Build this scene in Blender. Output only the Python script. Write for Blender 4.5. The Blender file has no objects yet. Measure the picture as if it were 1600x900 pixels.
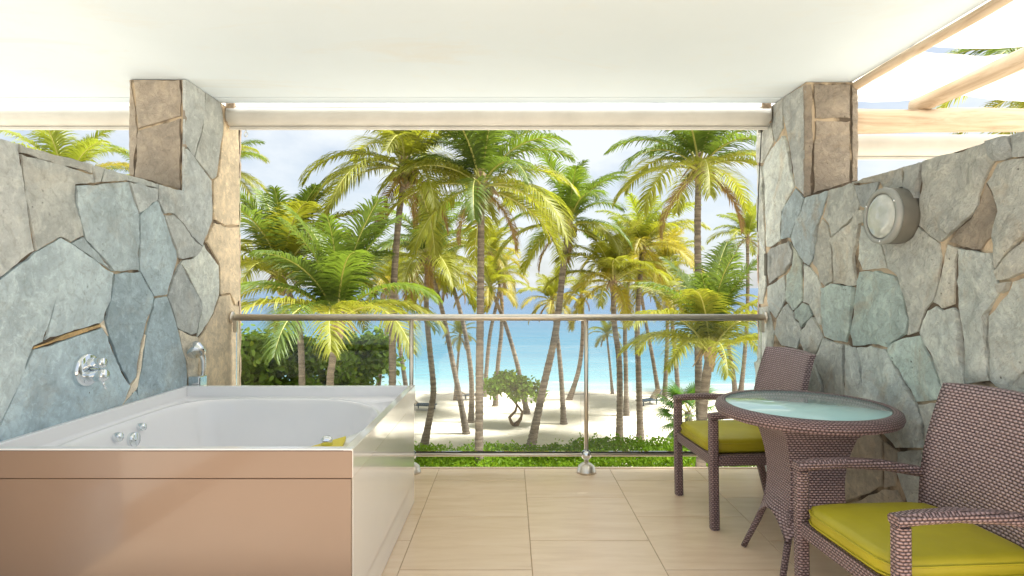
import bpy, bmesh, math, random
from mathutils import Vector, Matrix, noise
from mathutils.geometry import delaunay_2d_cdt
R = math.radians
PI = math.pi
sc = bpy.context.scene
C = sc.collection

# ---------------------------------------------------------------- camera
CAMZ = 1.27
FPX = 900.0            # focal length in pixels of a 1600 px wide frame
VX, VY = 797.0, 450.0
cam_d = bpy.data.cameras.new('camera')
cam = bpy.data.objects.new('camera', cam_d)
C.objects.link(cam)
cam.location = (0, 0, CAMZ)
cam.rotation_euler = (R(90), 0, 0)
cam_d.sensor_width = 36.0
cam_d.lens = 36.0 * FPX / 1600.0
cam_d.shift_x = (800 - VX) / 1600.0
cam_d.clip_start = 0.05
cam_d.clip_end = 60000
sc.camera = cam

# ---------------------------------------------------------------- sky and sun
SUN_EL, SUN_AZ = R(66), R(91)     # azimuth measured clockwise from +Y (the sea)
world = bpy.data.worlds.new('World')
sc.world = world
world.use_nodes = True
wn, wl = world.node_tree.nodes, world.node_tree.links
wn.clear()
w_out = wn.new('ShaderNodeOutputWorld')
w_bg = wn.new('ShaderNodeBackground')
w_bg.inputs['Strength'].default_value = 0.062
w_sky = wn.new('ShaderNodeTexSky')
w_sky.sky_type = 'NISHITA'
w_sky.sun_disc = False
w_sky.sun_elevation = SUN_EL
w_sky.sun_rotation = SUN_AZ
w_sky.air_density = 1.0
w_sky.dust_density = 1.6
w_tc = wn.new('ShaderNodeTexCoord')
w_map = wn.new('ShaderNodeMapping')
w_map.inputs['Scale'].default_value = (2.2, 2.2, 4.5)
w_map.inputs['Location'].default_value = (0.35, 0.0, 0.2)
w_noise = wn.new('ShaderNodeTexNoise')
w_noise.inputs['Scale'].default_value = 2.0
w_noise.inputs['Detail'].default_value = 7
w_noise.inputs['Roughness'].default_value = 0.55
w_ramp = wn.new('ShaderNodeValToRGB')
w_ramp.color_ramp.elements[0].position = 0.38
w_ramp.color_ramp.elements[0].color = (0.48, 0.48, 0.48, 1)
w_ramp.color_ramp.elements[1].position = 0.60
w_ramp.color_ramp.elements[1].color = (0.96, 0.96, 0.96, 1)
w_mix = wn.new('ShaderNodeMix')
w_mix.data_type = 'RGBA'
w_mix.inputs['B'].default_value = (6.1, 6.4, 6.6, 1)
wl.new(w_tc.outputs['Generated'], w_map.inputs['Vector'])
wl.new(w_map.outputs['Vector'], w_noise.inputs['Vector'])
wl.new(w_noise.outputs['Fac'], w_ramp.inputs['Fac'])
wl.new(w_ramp.outputs['Color'], w_mix.inputs['Factor'])
wl.new(w_sky.outputs['Color'], w_mix.inputs['A'])
wl.new(w_mix.outputs['Result'], w_bg.inputs['Color'])
wl.new(w_bg.outputs['Background'], w_out.inputs['Surface'])

sun_d = bpy.data.lights.new('sun', 'SUN')
sun_d.energy = 5.0
sun_d.angle = R(10)
sun_d.color = (1.0, 0.985, 0.965)
sun = bpy.data.objects.new('sun', sun_d)
C.objects.link(sun)
sdir = Vector((math.sin(SUN_AZ) * math.cos(SUN_EL), math.cos(SUN_AZ) * math.cos(SUN_EL), math.sin(SUN_EL)))
sun.rotation_euler = sdir.to_track_quat('Z', 'Y').to_euler()
sun.location = sdir * 40

sc.view_settings.view_transform = 'Standard'
sc.view_settings.look = 'None'
sc.view_settings.gamma = 1.0
sc.view_settings.exposure = 1.38
sc.view_settings.use_curve_mapping = False
sc.render.engine = 'CYCLES'
sc.cycles.max_bounces = 12
sc.cycles.diffuse_bounces = 8
sc.cycles.glossy_bounces = 5
sc.cycles.transmission_bounces = 6
sc.cycles.transparent_max_bounces = 16
sc.cycles.use_denoising = True
sc.cycles.sample_clamp_indirect = 8

# ---------------------------------------------------------------- helpers
def at(px, py, d):
    """World point seen at photograph pixel (px, py) at depth d."""
    return Vector(((px - VX) / FPX * d, d, CAMZ + (VY - py) / FPX * d))

def tag(o, label=None, cat=None, group=None, kind=None):
    if label: o['label'] = label
    if cat: o['category'] = cat
    if group: o['group'] = group
    if kind: o['kind'] = kind
    return o

def empty(name, loc=(0, 0, 0), rz=0.0, label=None, cat=None, group=None):
    o = bpy.data.objects.new(name, None)
    C.objects.link(o)
    o.location = loc
    o.rotation_euler = (0, 0, rz)
    o.empty_display_size = 0.1
    return tag(o, label, cat, group)

class MB:
    """Collects shapes; build() links them as one mesh object."""
    def __init__(self):
        self.v, self.f, self.m, self.uv, self.sm = [], [], [], None, []
    def face(self, idx, m=0, s=False):
        self.f.append(tuple(idx)); self.m.append(m); self.sm.append(s)
    def box(self, x0, x1, y0, y1, z0, z1, m=0):
        b = len(self.v)
        self.v += [(x0,y0,z0),(x1,y0,z0),(x1,y1,z0),(x0,y1,z0),(x0,y0,z1),(x1,y0,z1),(x1,y1,z1),(x0,y1,z1)]
        for q in ((0,3,2,1),(4,5,6,7),(0,1,5,4),(1,2,6,5),(2,3,7,6),(3,0,4,7)):
            self.face([b+i for i in q], m)
        return self
    def rings(self, rings, m=0, s=True, cap0=True, cap1=True, close=True):
        b = len(self.v); n = len(rings[0])
        for r in rings: self.v += [tuple(p) for p in r]
        for k in range(len(rings)-1):
            for i in range(n if close else n-1):
                j = (i+1) % n
                self.face((b+k*n+i, b+k*n+j, b+(k+1)*n+j, b+(k+1)*n+i), m, s)
        if cap0: self.face([b+i for i in range(n)][::-1], m)
        if cap1: self.face([b+(len(rings)-1)*n+i for i in range(n)], m)
        return self
    def tube(self, pts, rad, n=8, m=0, s=True, caps=True):
        pts = [Vector(p) for p in pts]
        if not hasattr(rad, '__len__'): rad = [rad]*len(pts)
        rings = []; prev = None
        for i, p in enumerate(pts):
            t = (pts[min(i+1, len(pts)-1)] - pts[max(i-1, 0)]).normalized()
            if prev is None:
                a = Vector((0,0,1)) if abs(t.z) < .9 else Vector((1,0,0))
                u = t.cross(a).normalized()
            else:
                u = (prev - t*prev.dot(t)).normalized()
            w = t.cross(u); prev = u
            rings.append([p + (u*math.cos(2*PI*k/n) + w*math.sin(2*PI*k/n))*rad[i] for k in range(n)])
        return self.rings(rings, m, s, caps, caps)
    def sweep(self, pts, wid, hgt, up=(0,0,1), side=None, m=0, bev=0.2):
        """Rounded rectangular section swept along pts."""
        pts = [Vector(p) for p in pts]
        rings = []
        for i, p in enumerate(pts):
            t = (pts[min(i+1, len(pts)-1)] - pts[max(i-1, 0)]).normalized()
            if side is not None:
                sd = Vector(side); u = sd.cross(t).normalized()
            else:
                sd = t.cross(Vector(up)).normalized(); u = sd.cross(t).normalized()
            w, h = wid/2, hgt/2; c = min(wid, hgt)*bev
            sec = [(w,-h+c),(w,h-c),(w-c,h),(-w+c,h),(-w,h-c),(-w,-h+c),(-w+c,-h),(w-c,-h)]
            rings.append([p + sd*a + u*b for a, b in sec])
        return self.rings(rings, m, False)
    def lathe(self, prof, center=(0,0,0), n=32, axis='Z', m=0, s=True):
        """prof: (radius, height) list; closed ends when radius 0."""
        cx, cy, cz = center; rings = []
        for r, h in prof:
            ring = []
            for k in range(n):
                a = 2*PI*k/n; c, q = r*math.cos(a), r*math.sin(a)
                if axis == 'Z': ring.append((cx+c, cy+q, cz+h))
                elif axis == 'X': ring.append((cx+h, cy+c, cz+q))
                else: ring.append((cx+c, cy+h, cz+q))
            rings.append(ring)
        return self.rings(rings, m, s, True, True)
    def prism(self, poly, z0, z1, m=0):
        n = len(poly); b = len(self.v)
        self.v += [(x, y, z0) for x, y in poly] + [(x, y, z1) for x, y in poly]
        self.face([b+i for i in range(n)][::-1], m); self.face([b+n+i for i in range(n)], m)
        for i in range(n):
            j = (i+1) % n
            self.face((b+i, b+j, b+n+j, b+n+i), m)
        return self
    def mesh(self, name, mats):
        me = bpy.data.meshes.new(name)
        me.from_pydata([tuple(p) for p in self.v], [], self.f)
        if not isinstance(mats, (list, tuple)): mats = [mats]
        for mt in mats: me.materials.append(mt)
        me.polygons.foreach_set('material_index', self.m)
        me.polygons.foreach_set('use_smooth', self.sm)
        me.update()
        return me
    def build(self, name, mats, parent=None, bevel=0.0, fixn=True):
        me = self.mesh(name, mats)
        if fixn or bevel:
            bm = bmesh.new(); bm.from_mesh(me)
            bmesh.ops.recalc_face_normals(bm, faces=bm.faces)
            if bevel:
                ed = [e for e in bm.edges if len(e.link_faces) == 2 and e.calc_face_angle(0) > R(35)]
                bmesh.ops.bevel(bm, geom=ed, offset=bevel, segments=2, affect='EDGES', profile=0.5)
            bm.to_mesh(me); bm.free()
        return link(name, me, parent)

def link(name, me, parent=None):
    o = bpy.data.objects.new(name, me)
    C.objects.link(o)
    if parent is not None: o.parent = parent
    return o

def box_uv(me):
    uv = me.uv_layers.new(name='UVMap')
    for p in me.polygons:
        n = p.normal; a = max(range(3), key=lambda i: abs(n[i]))
        for li in p.loop_indices:
            c = me.vertices[me.loops[li].vertex_index].co
            uv.data[li].uv = ((c.y, c.z) if a == 0 else (c.x, c.z) if a == 1 else (c.y, c.x))

def cyl_uv(me, cx, cy, rad):
    uv = me.uv_layers.new(name='UVMap')
    for p in me.polygons:
        a0 = math.atan2(p.center.y-cy, p.center.x-cx)
        for li in p.loop_indices:
            c = me.vertices[me.loops[li].vertex_index].co
            a = math.atan2(c.y-cy, c.x-cx)
            while a - a0 > PI: a -= 2*PI
            while a - a0 < -PI: a += 2*PI
            r = math.hypot(c.x-cx, c.y-cy)
            uv.data[li].uv = (a*rad, c.z + (rad - r))

# ---------------------------------------------------------------- materials
MATS = {}
class NT:
    def __init__(self, name):
        self.mat = bpy.data.materials.new(name); self.mat.use_nodes = True
        self.n = self.mat.node_tree.nodes; self.l = self.mat.node_tree.links
        self.n.clear()
        self.out = self.n.new('ShaderNodeOutputMaterial')
        MATS[name] = self.mat
    def node(self, t, **kw):
        nd = self.n.new(t)
        for k, v in kw.items(): setattr(nd, k, v)
        return nd
    def set(self, nd, **kw):
        for k, v in kw.items(): nd.inputs[k.replace('_', ' ')].default_value = v
        return nd
    def link(self, a, b): self.l.new(a, b)
    def val(self, x, sock):
        if isinstance(x, (int, float)): sock.default_value = x
        else: self.l.new(x, sock)
    def math(self, op, a, b=0.0, clamp=False):
        nd = self.node('ShaderNodeMath', operation=op); nd.use_clamp = clamp
        self.val(a, nd.inputs[0]); self.val(b, nd.inputs[1])
        return nd.outputs[0]
    def col(self, c, sock):
        if isinstance(c, (tuple, list)): sock.default_value = (*c[:3], 1)
        else: self.l.new(c, sock)
    def mix(self, f, a, b, mode='MIX'):
        nd = self.node('ShaderNodeMix', data_type='RGBA', blend_type=mode)
        self.val(f, nd.inputs['Factor']); self.col(a, nd.inputs['A']); self.col(b, nd.inputs['B'])
        return nd.outputs['Result']
    def ramp(self, f, stops):
        nd = self.node('ShaderNodeValToRGB'); cr = nd.color_ramp
        while len(cr.elements) < len(stops): cr.elements.new(0.5)
        for e, (p, c) in zip(cr.elements, stops):
            e.position = p; e.color = (*c, 1) if isinstance(c, (tuple, list)) else (c, c, c, 1)
        self.l.new(f, nd.inputs['Fac'])
        return nd.outputs['Color']
    def coord(self, kind='Object', scale=(1,1,1), loc=(0,0,0)):
        tc = self.node('ShaderNodeTexCoord'); mp = self.node('ShaderNodeMapping')
        mp.inputs['Scale'].default_value = scale
        if isinstance(loc, tuple): mp.inputs['Location'].default_value = loc
        else: self.l.new(loc, mp.inputs['Location'])
        self.l.new(tc.outputs[kind], mp.inputs['Vector'])
        return mp.outputs['Vector']
    def pos(self, scale=(1,1,1)):
        g = self.node('ShaderNodeNewGeometry'); mp = self.node('ShaderNodeMapping')
        mp.inputs['Scale'].default_value = scale
        self.l.new(g.outputs['Position'], mp.inputs['Vector'])
        return mp.outputs['Vector']
    def noise(self, vec, scale, detail=4, rough=0.55, dist=0.0):
        nd = self.node('ShaderNodeTexNoise')
        self.set(nd, Scale=scale, Detail=detail, Roughness=rough, Distortion=dist)
        if vec is not None: self.l.new(vec, nd.inputs['Vector'])
        return nd.outputs['Fac']
    def voro(self, vec, scale, feature='F1', rand=1.0):
        nd = self.node('ShaderNodeTexVoronoi', feature=feature)
        self.set(nd, Scale=scale, Randomness=rand)
        self.l.new(vec, nd.inputs['Vector'])
        return nd.outputs['Distance']
    def bump(self, h, strength=0.3, dist=0.01, prev=None):
        nd = self.node('ShaderNodeBump'); self.set(nd, Strength=strength, Distance=dist)
        self.l.new(h, nd.inputs['Height'])
        if prev is not None: self.l.new(prev, nd.inputs['Normal'])
        return nd.outputs['Normal']
    def objinfo(self): return self.node('ShaderNodeObjectInfo')
    def prin(self, base, rough=0.5, metal=0.0, normal=None, spec=0.5, coat=0.0, **kw):
        p = self.node('ShaderNodeBsdfPrincipled')
        self.col(base, p.inputs['Base Color']); self.val(rough, p.inputs['Roughness'])
        p.inputs['Metallic'].default_value = metal
        p.inputs['Specular IOR Level'].default_value = spec
        p.inputs['Coat Weight'].default_value = coat
        p.inputs['Coat Roughness'].default_value = 0.05
        if normal is not None: self.l.new(normal, p.inputs['Normal'])
        return p.outputs['BSDF']
    def done(self, sh):
        self.l.new(sh, self.out.inputs['Surface']); return self.mat

def simple(name, col, rough=0.5, metal=0.0, var=0.08, nscale=6.0, bump=0.0, coat=0.0, spec=0.5):
    t = NT(name); v = t.coord('Object')
    n = t.noise(v, nscale, 5)
    dark = tuple(c*(1-var) for c in col); lite = tuple(min(1, c*(1+var)) for c in col)
    c = t.ramp(n, [(0.3, dark), (0.7, lite)])
    nm = t.bump(t.noise(v, nscale*12, 3), bump, 0.004) if bump else None
    rr = t.math('ADD', t.math('MULTIPLY', t.noise(v, nscale*2.3, 4), 0.12), max(0.0, rough-0.06))
    return t.done(t.prin(c, rr, metal, nm, spec, coat))

# natural stone: colour comes from the object colour of each stone
def stone_mat(name, rough_amt, tan):
    t = NT(name); oi = t.objinfo()
    off = t.node('ShaderNodeCombineXYZ')
    for i in range(3): t.link(t.math('MULTIPLY', oi.outputs['Random'], (37.0, 11.0, 23.0)[i]), off.inputs[i])
    v = t.coord('Object', loc=off.outputs[0])
    n1 = t.noise(v, 2.2, 6, 0.6, 0.8); n2 = t.noise(v, 8, 9, 0.68, 0.5); n3 = t.noise(v, 55, 6, 0.65)
    cl = t.noise(v, 2.9, 5, 0.58, 0.7)                       # cleft layers
    step = t.math('SNAP', cl, 0.075)
    edge = t.math('SUBTRACT', cl, step)                      # 0 at the foot of each broken layer
    base = oi.outputs['Color']
    c = t.mix(t.ramp(n1, [(0.30, 0.0), (0.66, 1.0)]), t.mix(1.0, base, (0.70, 0.72, 0.74), 'MULTIPLY'), base)
    c = t.mix(t.math('MULTIPLY', t.ramp(n2, [(0.48, 0.0), (0.66, 1.0)]), 0.65), c, t.mix(1.0, base, (1.32, 1.30, 1.26), 'MULTIPLY'))
    c = t.mix(t.math('MULTIPLY', t.ramp(n2, [(0.30, 1.0), (0.44, 0.0)]), 0.55), c, t.mix(1.0, base, (0.55, 0.56, 0.56), 'MULTIPLY'))
    c = t.mix(t.math('MULTIPLY', t.ramp(edge, [(0.0, 1.0), (0.010, 0.0)]), 0.35*min(1.0, rough_amt)), c, t.mix(1.0, base, (0.38, 0.36, 0.33), 'MULTIPLY'))
    n4 = t.noise(v, 24, 9, 0.72, 0.6)
    c = t.mix(t.math('MULTIPLY', t.ramp(n4, [(0.36, 1.0), (0.47, 0.0)]), 0.5), c, t.mix(1.0, base, (0.58, 0.57, 0.56), 'MULTIPLY'))
    c = t.mix(t.math('MULTIPLY', t.ramp(n4, [(0.54, 0.0), (0.64, 1.0)]), 0.5), c, t.mix(1.0, base, (1.38, 1.36, 1.32), 'MULTIPLY'))
    tanf = t.math('MULTIPLY', t.ramp(t.noise(v, 3.4, 6, 0.65, 1.2), [(0.54, 0.0), (0.70, 1.0)]), tan)
    c = t.mix(tanf, c, (0.56, 0.42, 0.25))
    spots = t.ramp(t.voro(v, 24, 'F1'), [(0.03, 1.0), (0.11, 0.0)])
    spots = t.math('MULTIPLY', spots, t.ramp(n1, [(0.5, 0.0), (0.60, 0.8)]))
    c = t.mix(spots, c, (0.13, 0.11, 0.09))
    wav = t.node('ShaderNodeTexWave', wave_type='BANDS', bands_direction='DIAGONAL')
    t.set(wav, Scale=1.6, Distortion=12.0, Detail=6.0, Detail_Scale=1.6)
    t.link(v, wav.inputs['Vector'])
    vein = t.ramp(wav.outputs['Fac'], [(0.0, 1.0), (0.025, 0.0)])
    c = t.mix(t.math('MULTIPLY', vein, 0.16), c, t.mix(1.0, base, (0.45, 0.43, 0.40), 'MULTIPLY'))
    h = t.math('ADD', t.math('MULTIPLY', n2, 0.55), t.math('ADD', t.math('MULTIPLY', n3, 0.14), t.math('MULTIPLY', n4, 0.30)))
    h = t.math('ADD', h, t.math('MULTIPLY', step, 1.9))
    h = t.math('SUBTRACT', h, t.math('MULTIPLY', vein, 0.03))
    h = t.math('SUBTRACT', h, t.math('MULTIPLY', spots, 0.35))
    nm = t.bump(h, 1.0, 0.045*rough_amt)
    return t.done(t.prin(c, t.math('ADD', t.math('MULTIPLY', n2, 0.3), 0.38), 0, nm, 0.4))
M_STONE_L = stone_mat('slate_smooth', 0.60, 0.16)
M_STONE_R = stone_mat('slate_rough', 1.7, 0.36)
t = NT('mortar'); v = t.coord('Object')
c = t.ramp(t.noise(v, 3.2, 5, 0.6), [(0.47, (0.13, 0.105, 0.08)), (0.56, (0.56, 0.46, 0.33))])
M_MORTAR = t.done(t.prin(c, 0.9, 0, t.bump(t.noise(v, 90, 4), 0.6, 0.01), 0.2))

# floor tile
t = NT('floor_tile'); oi = t.objinfo()
off = t.node('ShaderNodeCombineXYZ')
for i in range(3): t.link(t.math('MULTIPLY', oi.outputs['Random'], (13.0, 29.0, 7.0)[i]), off.inputs[i])
v = t.coord('Object', scale=(1.2, 7, 1), loc=off.outputs[0])
n = t.noise(v, 2.2, 7, 0.62, 0.5)
c = t.ramp(n, [(0.28, (0.78, 0.58, 0.39)), (0.55, (0.87, 0.675, 0.475)), (0.8, (0.90, 0.73, 0.55))])
c = t.mix(t.math('MULTIPLY', oi.outputs['Random'], 0.22), c, (0.70, 0.51, 0.33))
t.done(t.prin(c, t.math('ADD', t.math('MULTIPLY', n, 0.16), 0.16), 0, t.bump(t.noise(v, 30, 3), 0.05, 0.002), 0.5))
M_TILE = MATS['floor_tile']
M_GROUT = simple('grout', (0.42, 0.29, 0.18), 0.9, var=0.2, nscale=20)

# ceiling paint
t = NT('ceiling_paint'); v = t.pos()
n = t.noise(v, 0.9, 6, 0.6); n2 = t.noise(v, 7, 6, 0.65)
c = t.ramp(n, [(0.3, (0.60, 0.70, 0.785)), (0.7, (0.64, 0.74, 0.825))])
c = t.mix(t.math('MULTIPLY', t.ramp(n2, [(0.55, 0.0), (0.8, 1.0)]), 0.25), c, (0.66, 0.68, 0.66))
st = t.ramp(t.noise(t.pos(scale=(0.6, 1.6, 1)), 1.3, 7, 0.7, 0.9), [(0.56, 0.0), (0.70, 0.35)])
c = t.mix(st, c, (0.62, 0.62, 0.58))
t.done(t.prin(c, 0.75, 0, t.bump(t.noise(v, 60, 4), 0.12, 0.003), 0.25))
M_CEIL = MATS['ceiling_paint']

M_TUB = simple('white_acrylic', (0.84, 0.84, 0.86), 0.14, var=0.015, nscale=2, coat=0.5)
M_TUBSIDE = simple('white_lacquer', (0.83, 0.80, 0.77), 0.05, var=0.02, nscale=2, coat=0.8)
M_TUBFRONT = simple('warm_shade_lacquer', (0.262, 0.180, 0.130), 0.16, var=0.05, nscale=1.2, coat=0.3)  # white tub front: dim warm shade put into its base colour
M_CHROME = simple('chrome', (0.78, 0.82, 0.85), 0.08, 1.0, var=0.03)
M_STEEL = simple('brushed_steel', (0.74, 0.69, 0.60), 0.38, 1.0, var=0.06)
M_ALU = simple('grey_aluminium', (0.19, 0.185, 0.16), 0.45, 0.35, var=0.08, nscale=9)
M_RIM = simple('pale_grey_paint', (0.30, 0.315, 0.30), 0.4, 0.1, var=0.08, nscale=9)
M_DARK = simple('dark_rubber', (0.03, 0.03, 0.03), 0.6)
M_RUST = simple('weathered_bracket', (0.42, 0.33, 0.24), 0.7, 0.2, var=0.45, nscale=30, bump=0.3)
M_YELLOW = simple('yellow_plastic', (0.72, 0.58, 0.02), 0.35, var=0.05)
M_BLIND = simple('blind_fabric', (0.60, 0.595, 0.56), 0.85, var=0.08, nscale=5, bump=0.15)
M_BLUE = simple('lounger_frame', (0.035, 0.06, 0.085), 0.5, var=0.15)
M_SLING = simple('lounger_sling', (0.33, 0.25, 0.17), 0.8, var=0.12)

# cushion
t = NT('olive_cushion'); v = t.coord('Object')
n = t.noise(v, 5, 4)
c = t.ramp(n, [(0.3, (0.40, 0.345, 0.016)), (0.7, (0.48, 0.42, 0.024))])
h = t.math('ADD', t.math('MULTIPLY', t.noise(v, 7, 3), 1.0), t.math('MULTIPLY', t.noise(v, 300, 2), 0.05))
t.done(t.prin(c, 0.42, 0, t.bump(h, 0.25, 0.02), 0.4))
M_CUSH = MATS['olive_cushion']

# wicker: rows of strands passing over and under upright stakes
def wicker(name, su, sv, light, mid):
    t = NT(name); uvn = t.node('ShaderNodeUVMap'); uvn.uv_map = 'UVMap'
    sep = t.node('ShaderNodeSeparateXYZ'); t.link(uvn.outputs['UV'], sep.inputs[0])
    vv = t.math('DIVIDE', sep.outputs['Y'], sv); row = t.math('FLOOR', vv)
    uu = t.math('ADD', t.math('DIVIDE', sep.outputs['X'], su), t.math('MULTIPLY', row, 0.5))
    fv = t.math('FRACT', vv); fu = t.math('FRACT', uu)
    sv_ = t.math('POWER', t.math('MAXIMUM', t.math('SINE', t.math('MULTIPLY', fv, PI)), 0.0), 0.55)
    su_ = t.math('POWER', t.math('MAXIMUM', t.math('SINE', t.math('MULTIPLY', fu, PI)), 0.0), 0.7)
    h = t.math('MULTIPLY', sv_, t.math('ADD', t.math('MULTIPLY', su_, 0.75), 0.25))
    cell = t.node('ShaderNodeTexWhiteNoise', noise_dimensions='2D')
    cb = t.node('ShaderNodeCombineXYZ'); t.link(t.math('FLOOR', uu), cb.inputs[0]); t.link(row, cb.inputs[1])
    t.link(cb.outputs[0], cell.inputs['Vector'])
    c = t.ramp(h, [(0.12, (0.022, 0.013, 0.012)), (0.45, mid), (0.95, light)])
    c = t.mix(t.math('MULTIPLY', cell.outputs['Value'], 0.35), c, t.mix(1.0, c, (0.62, 0.55, 0.55), 'MULTIPLY'))
    return t.done(t.prin(c, 0.38, 0, t.bump(h, 0.9, 0.006), 0.5))
M_WICK = wicker('wicker_weave', 0.018, 0.0110, (0.56, 0.43, 0.445), (0.22, 0.148, 0.150))
M_WICK2 = wicker('wicker_wrap', 0.016, 0.0100, (0.42, 0.305, 0.31), (0.16, 0.10, 0.10))

# teal table glass
t = NT('teal_glass')
t.done(t.prin((0.46, 0.73, 0.73), 0.02, 0, None, 0.9, 0.6)); M_TEAL = MATS['teal_glass']

# clear thin glass
t = NT('clear_glass')
fr = t.node('ShaderNodeFresnel'); fr.inputs['IOR'].default_value = 1.45
tr = t.node('ShaderNodeBsdfTransparent'); tr.inputs['Color'].default_value = (0.955, 0.975, 0.965, 1)
gl = t.node('ShaderNodeBsdfGlossy'); gl.inputs['Roughness'].default_value = 0.01
mx = t.node('ShaderNodeMixShader'); t.link(fr.outputs[0], mx.inputs[0]); t.link(tr.outputs[0], mx.inputs[1]); t.link(gl.outputs[0], mx.inputs[2])
t.done(mx.outputs[0]); M_GLASS = MATS['clear_glass']

# lamp glass
t = NT('frosted_glass'); v = t.coord('Object')
n = t.noise(v, 14, 3)
t.done(t.prin(t.ramp(n, [(0.3, (0.36, 0.40, 0.38)), (0.7, (0.58, 0.61, 0.58))]), 0.12, 0, t.bump(n, 0.35, 0.01), 0.6, 0.6))
M_LAMPGLASS = MATS['frosted_glass']

# weathered round timber
t = NT('log_wood'); v = t.coord('Object', scale=(1, 1, 1))
sx = t.node('ShaderNodeMapping'); sx.inputs['Scale'].default_value = (0.9, 9, 9)
t.link(v, sx.inputs['Vector'])
n = t.noise(sx.outputs[0], 2.4, 8, 0.65, 0.8)
c = t.ramp(n, [(0.25, (0.34, 0.24, 0.16)), (0.5, (0.56, 0.45, 0.33)), (0.75, (0.70, 0.60, 0.48))])
kn = t.ramp(t.voro(t.coord('Object', scale=(1.0, 4, 4)), 2.1), [(0.04, 1.0), (0.13, 0.0)])
c = t.mix(kn, c, (0.13, 0.07, 0.035))
t.done(t.prin(c, 0.7, 0, t.bump(n, 0.5, 0.012), 0.3)); M_LOG = MATS['log_wood']

# shade cloth
t = NT('shade_cloth'); v = t.coord('Object')
c = t.ramp(t.noise(v, 3, 5), [(0.3, (0.80, 0.75, 0.66)), (0.7, (0.88, 0.85, 0.78))])
d = t.node('ShaderNodeBsdfDiffuse'); tl = t.node('ShaderNodeBsdfTranslucent'); mx = t.node('ShaderNodeMixShader')
t.link(c, d.inputs['Color']); t.link(c, tl.inputs['Color']); mx.inputs[0].default_value = 0.7
t.link(d.outputs[0], mx.inputs[1]); t.link(tl.outputs[0], mx.inputs[2])
t.done(mx.outputs[0]); M_CLOTH = MATS['shade_cloth']

# palm trunk
t = NT('palm_bark'); v = t.coord('Object', scale=(1, 1, 3))
n = t.noise(v, 5, 6, 0.65)
c = t.ramp(n, [(0.25, (0.15, 0.115, 0.085)), (0.55, (0.30, 0.245, 0.19)), (0.8, (0.42, 0.36, 0.29))])
rg = t.noise(t.coord('Object', scale=(0.6, 0.6, 11)), 1.0, 3, 0.6)
c = t.mix(t.ramp(rg, [(0.42, 0.0), (0.6, 0.75)]), c, (0.10, 0.08, 0.065))
oi = t.objinfo()
c = t.mix(t.math('MULTIPLY', oi.outputs['Random'], 0.4), c, t.mix(1.0, c, (0.85, 0.92, 1.0), 'MULTIPLY'))
t.done(t.prin(c, 0.85, 0, t.bump(n, 0.6, 0.03), 0.2)); M_BARK = MATS['palm_bark']
M_BOOT = simple('palm_fibre', (0.30, 0.215, 0.13), 0.9, var=0.5, nscale=12, bump=0.6)

# leaves: object colour, both faces let light through
def leaf_mat(name, trans, var, spec=0.4, objcol=True, col=(0.1, 0.2, 0.03)):
    t = NT(name); oi = t.objinfo(); g = t.node('ShaderNodeNewGeometry')
    base = oi.outputs['Color'] if objcol else None
    if base is None:
        rgb = t.node('ShaderNodeRGB'); rgb.outputs[0].default_value = (*col, 1); base = rgb.outputs[0]
    rnd = g.outputs['Random Per Island']
    c = t.mix(t.math('MULTIPLY', rnd, var), base, t.mix(1.0, base, (0.60, 0.60, 0.5), 'MULTIPLY'))
    c = t.mix(t.ramp(rnd, [(0.80, 0.0), (1.0, var*1.1)]), c, t.mix(1.0, base, (1.6, 1.25, 0.9), 'MULTIPLY'))
    p = t.prin(c, 0.5, 0, None, spec)
    tl = t.node('ShaderNodeBsdfTranslucent'); t.link(t.mix(1.0, c, (1.5, 1.5, 0.7), 'MULTIPLY'), tl.inputs['Color'])
    mx = t.node('ShaderNodeMixShader'); mx.inputs[0].default_value = trans
    t.link(p, mx.inputs[1]); t.link(tl.outputs[0], mx.inputs[2])
    return t.done(mx.outputs[0])
M_FROND = leaf_mat('palm_leaf', 0.45, 0.5)
M_RACHIS = simple('palm_rachis', (0.42, 0.40, 0.10), 0.5, var=0.2)
M_LEAF = leaf_mat('broad_leaf', 0.25, 0.7, 0.2)
M_HEDGE = leaf_mat('hedge_leaf', 0.3, 0.75, 0.12)
M_TWIG = simple('twig_bark', (0.22, 0.155, 0.10), 0.9, var=0.3, nscale=8, bump=0.4)

# sand with footprints and a dark weed line along the water's edge
t = NT('beach_sand'); v = t.pos()
n = t.noise(v, 0.35, 6, 0.6); n2 = t.noise(v, 3.0, 6, 0.65)
c = t.ramp(n, [(0.3, (0.66, 0.58, 0.455)), (0.7, (0.75, 0.675, 0.55))])
c = t.mix(t.math('MULTIPLY', t.ramp(n2, [(0.5, 0.0), (0.75, 1.0)]), 0.3), c, (0.50, 0.415, 0.30))
sep = t.node('ShaderNodeSeparateXYZ'); t.link(t.pos(), sep.inputs[0])
yy = t.math('ADD', sep.outputs['Y'], t.math('MULTIPLY', t.noise(t.pos(scale=(0.5, 0.0, 0.0)), 1.0, 3), 0.7))
wet = t.ramp(t.math('DIVIDE', t.math('SUBTRACT', yy, 32.4), 3.0), [(0.42, 0.0), (0.55, 1.0)])
c = t.mix(wet, c, (0.44, 0.37, 0.26))
weed = t.math('MULTIPLY', t.ramp(t.math('ABSOLUTE', t.math('SUBTRACT', yy, 33.3)), [(0.10, 1.0), (0.26, 0.0)]),
              t.ramp(t.noise(t.pos(scale=(1.2, 3, 1)), 1.5, 5), [(0.40, 0.0), (0.55, 0.85)]))
c = t.mix(weed, c, (0.10, 0.07, 0.04))
fp = t.math('ADD', t.noise(v, 1.3, 5, 0.6), t.math('MULTIPLY', t.ramp(t.voro(v, 1.9), [(0.1, 0.0), (0.32, 1.0)]), 0.35))
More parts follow.
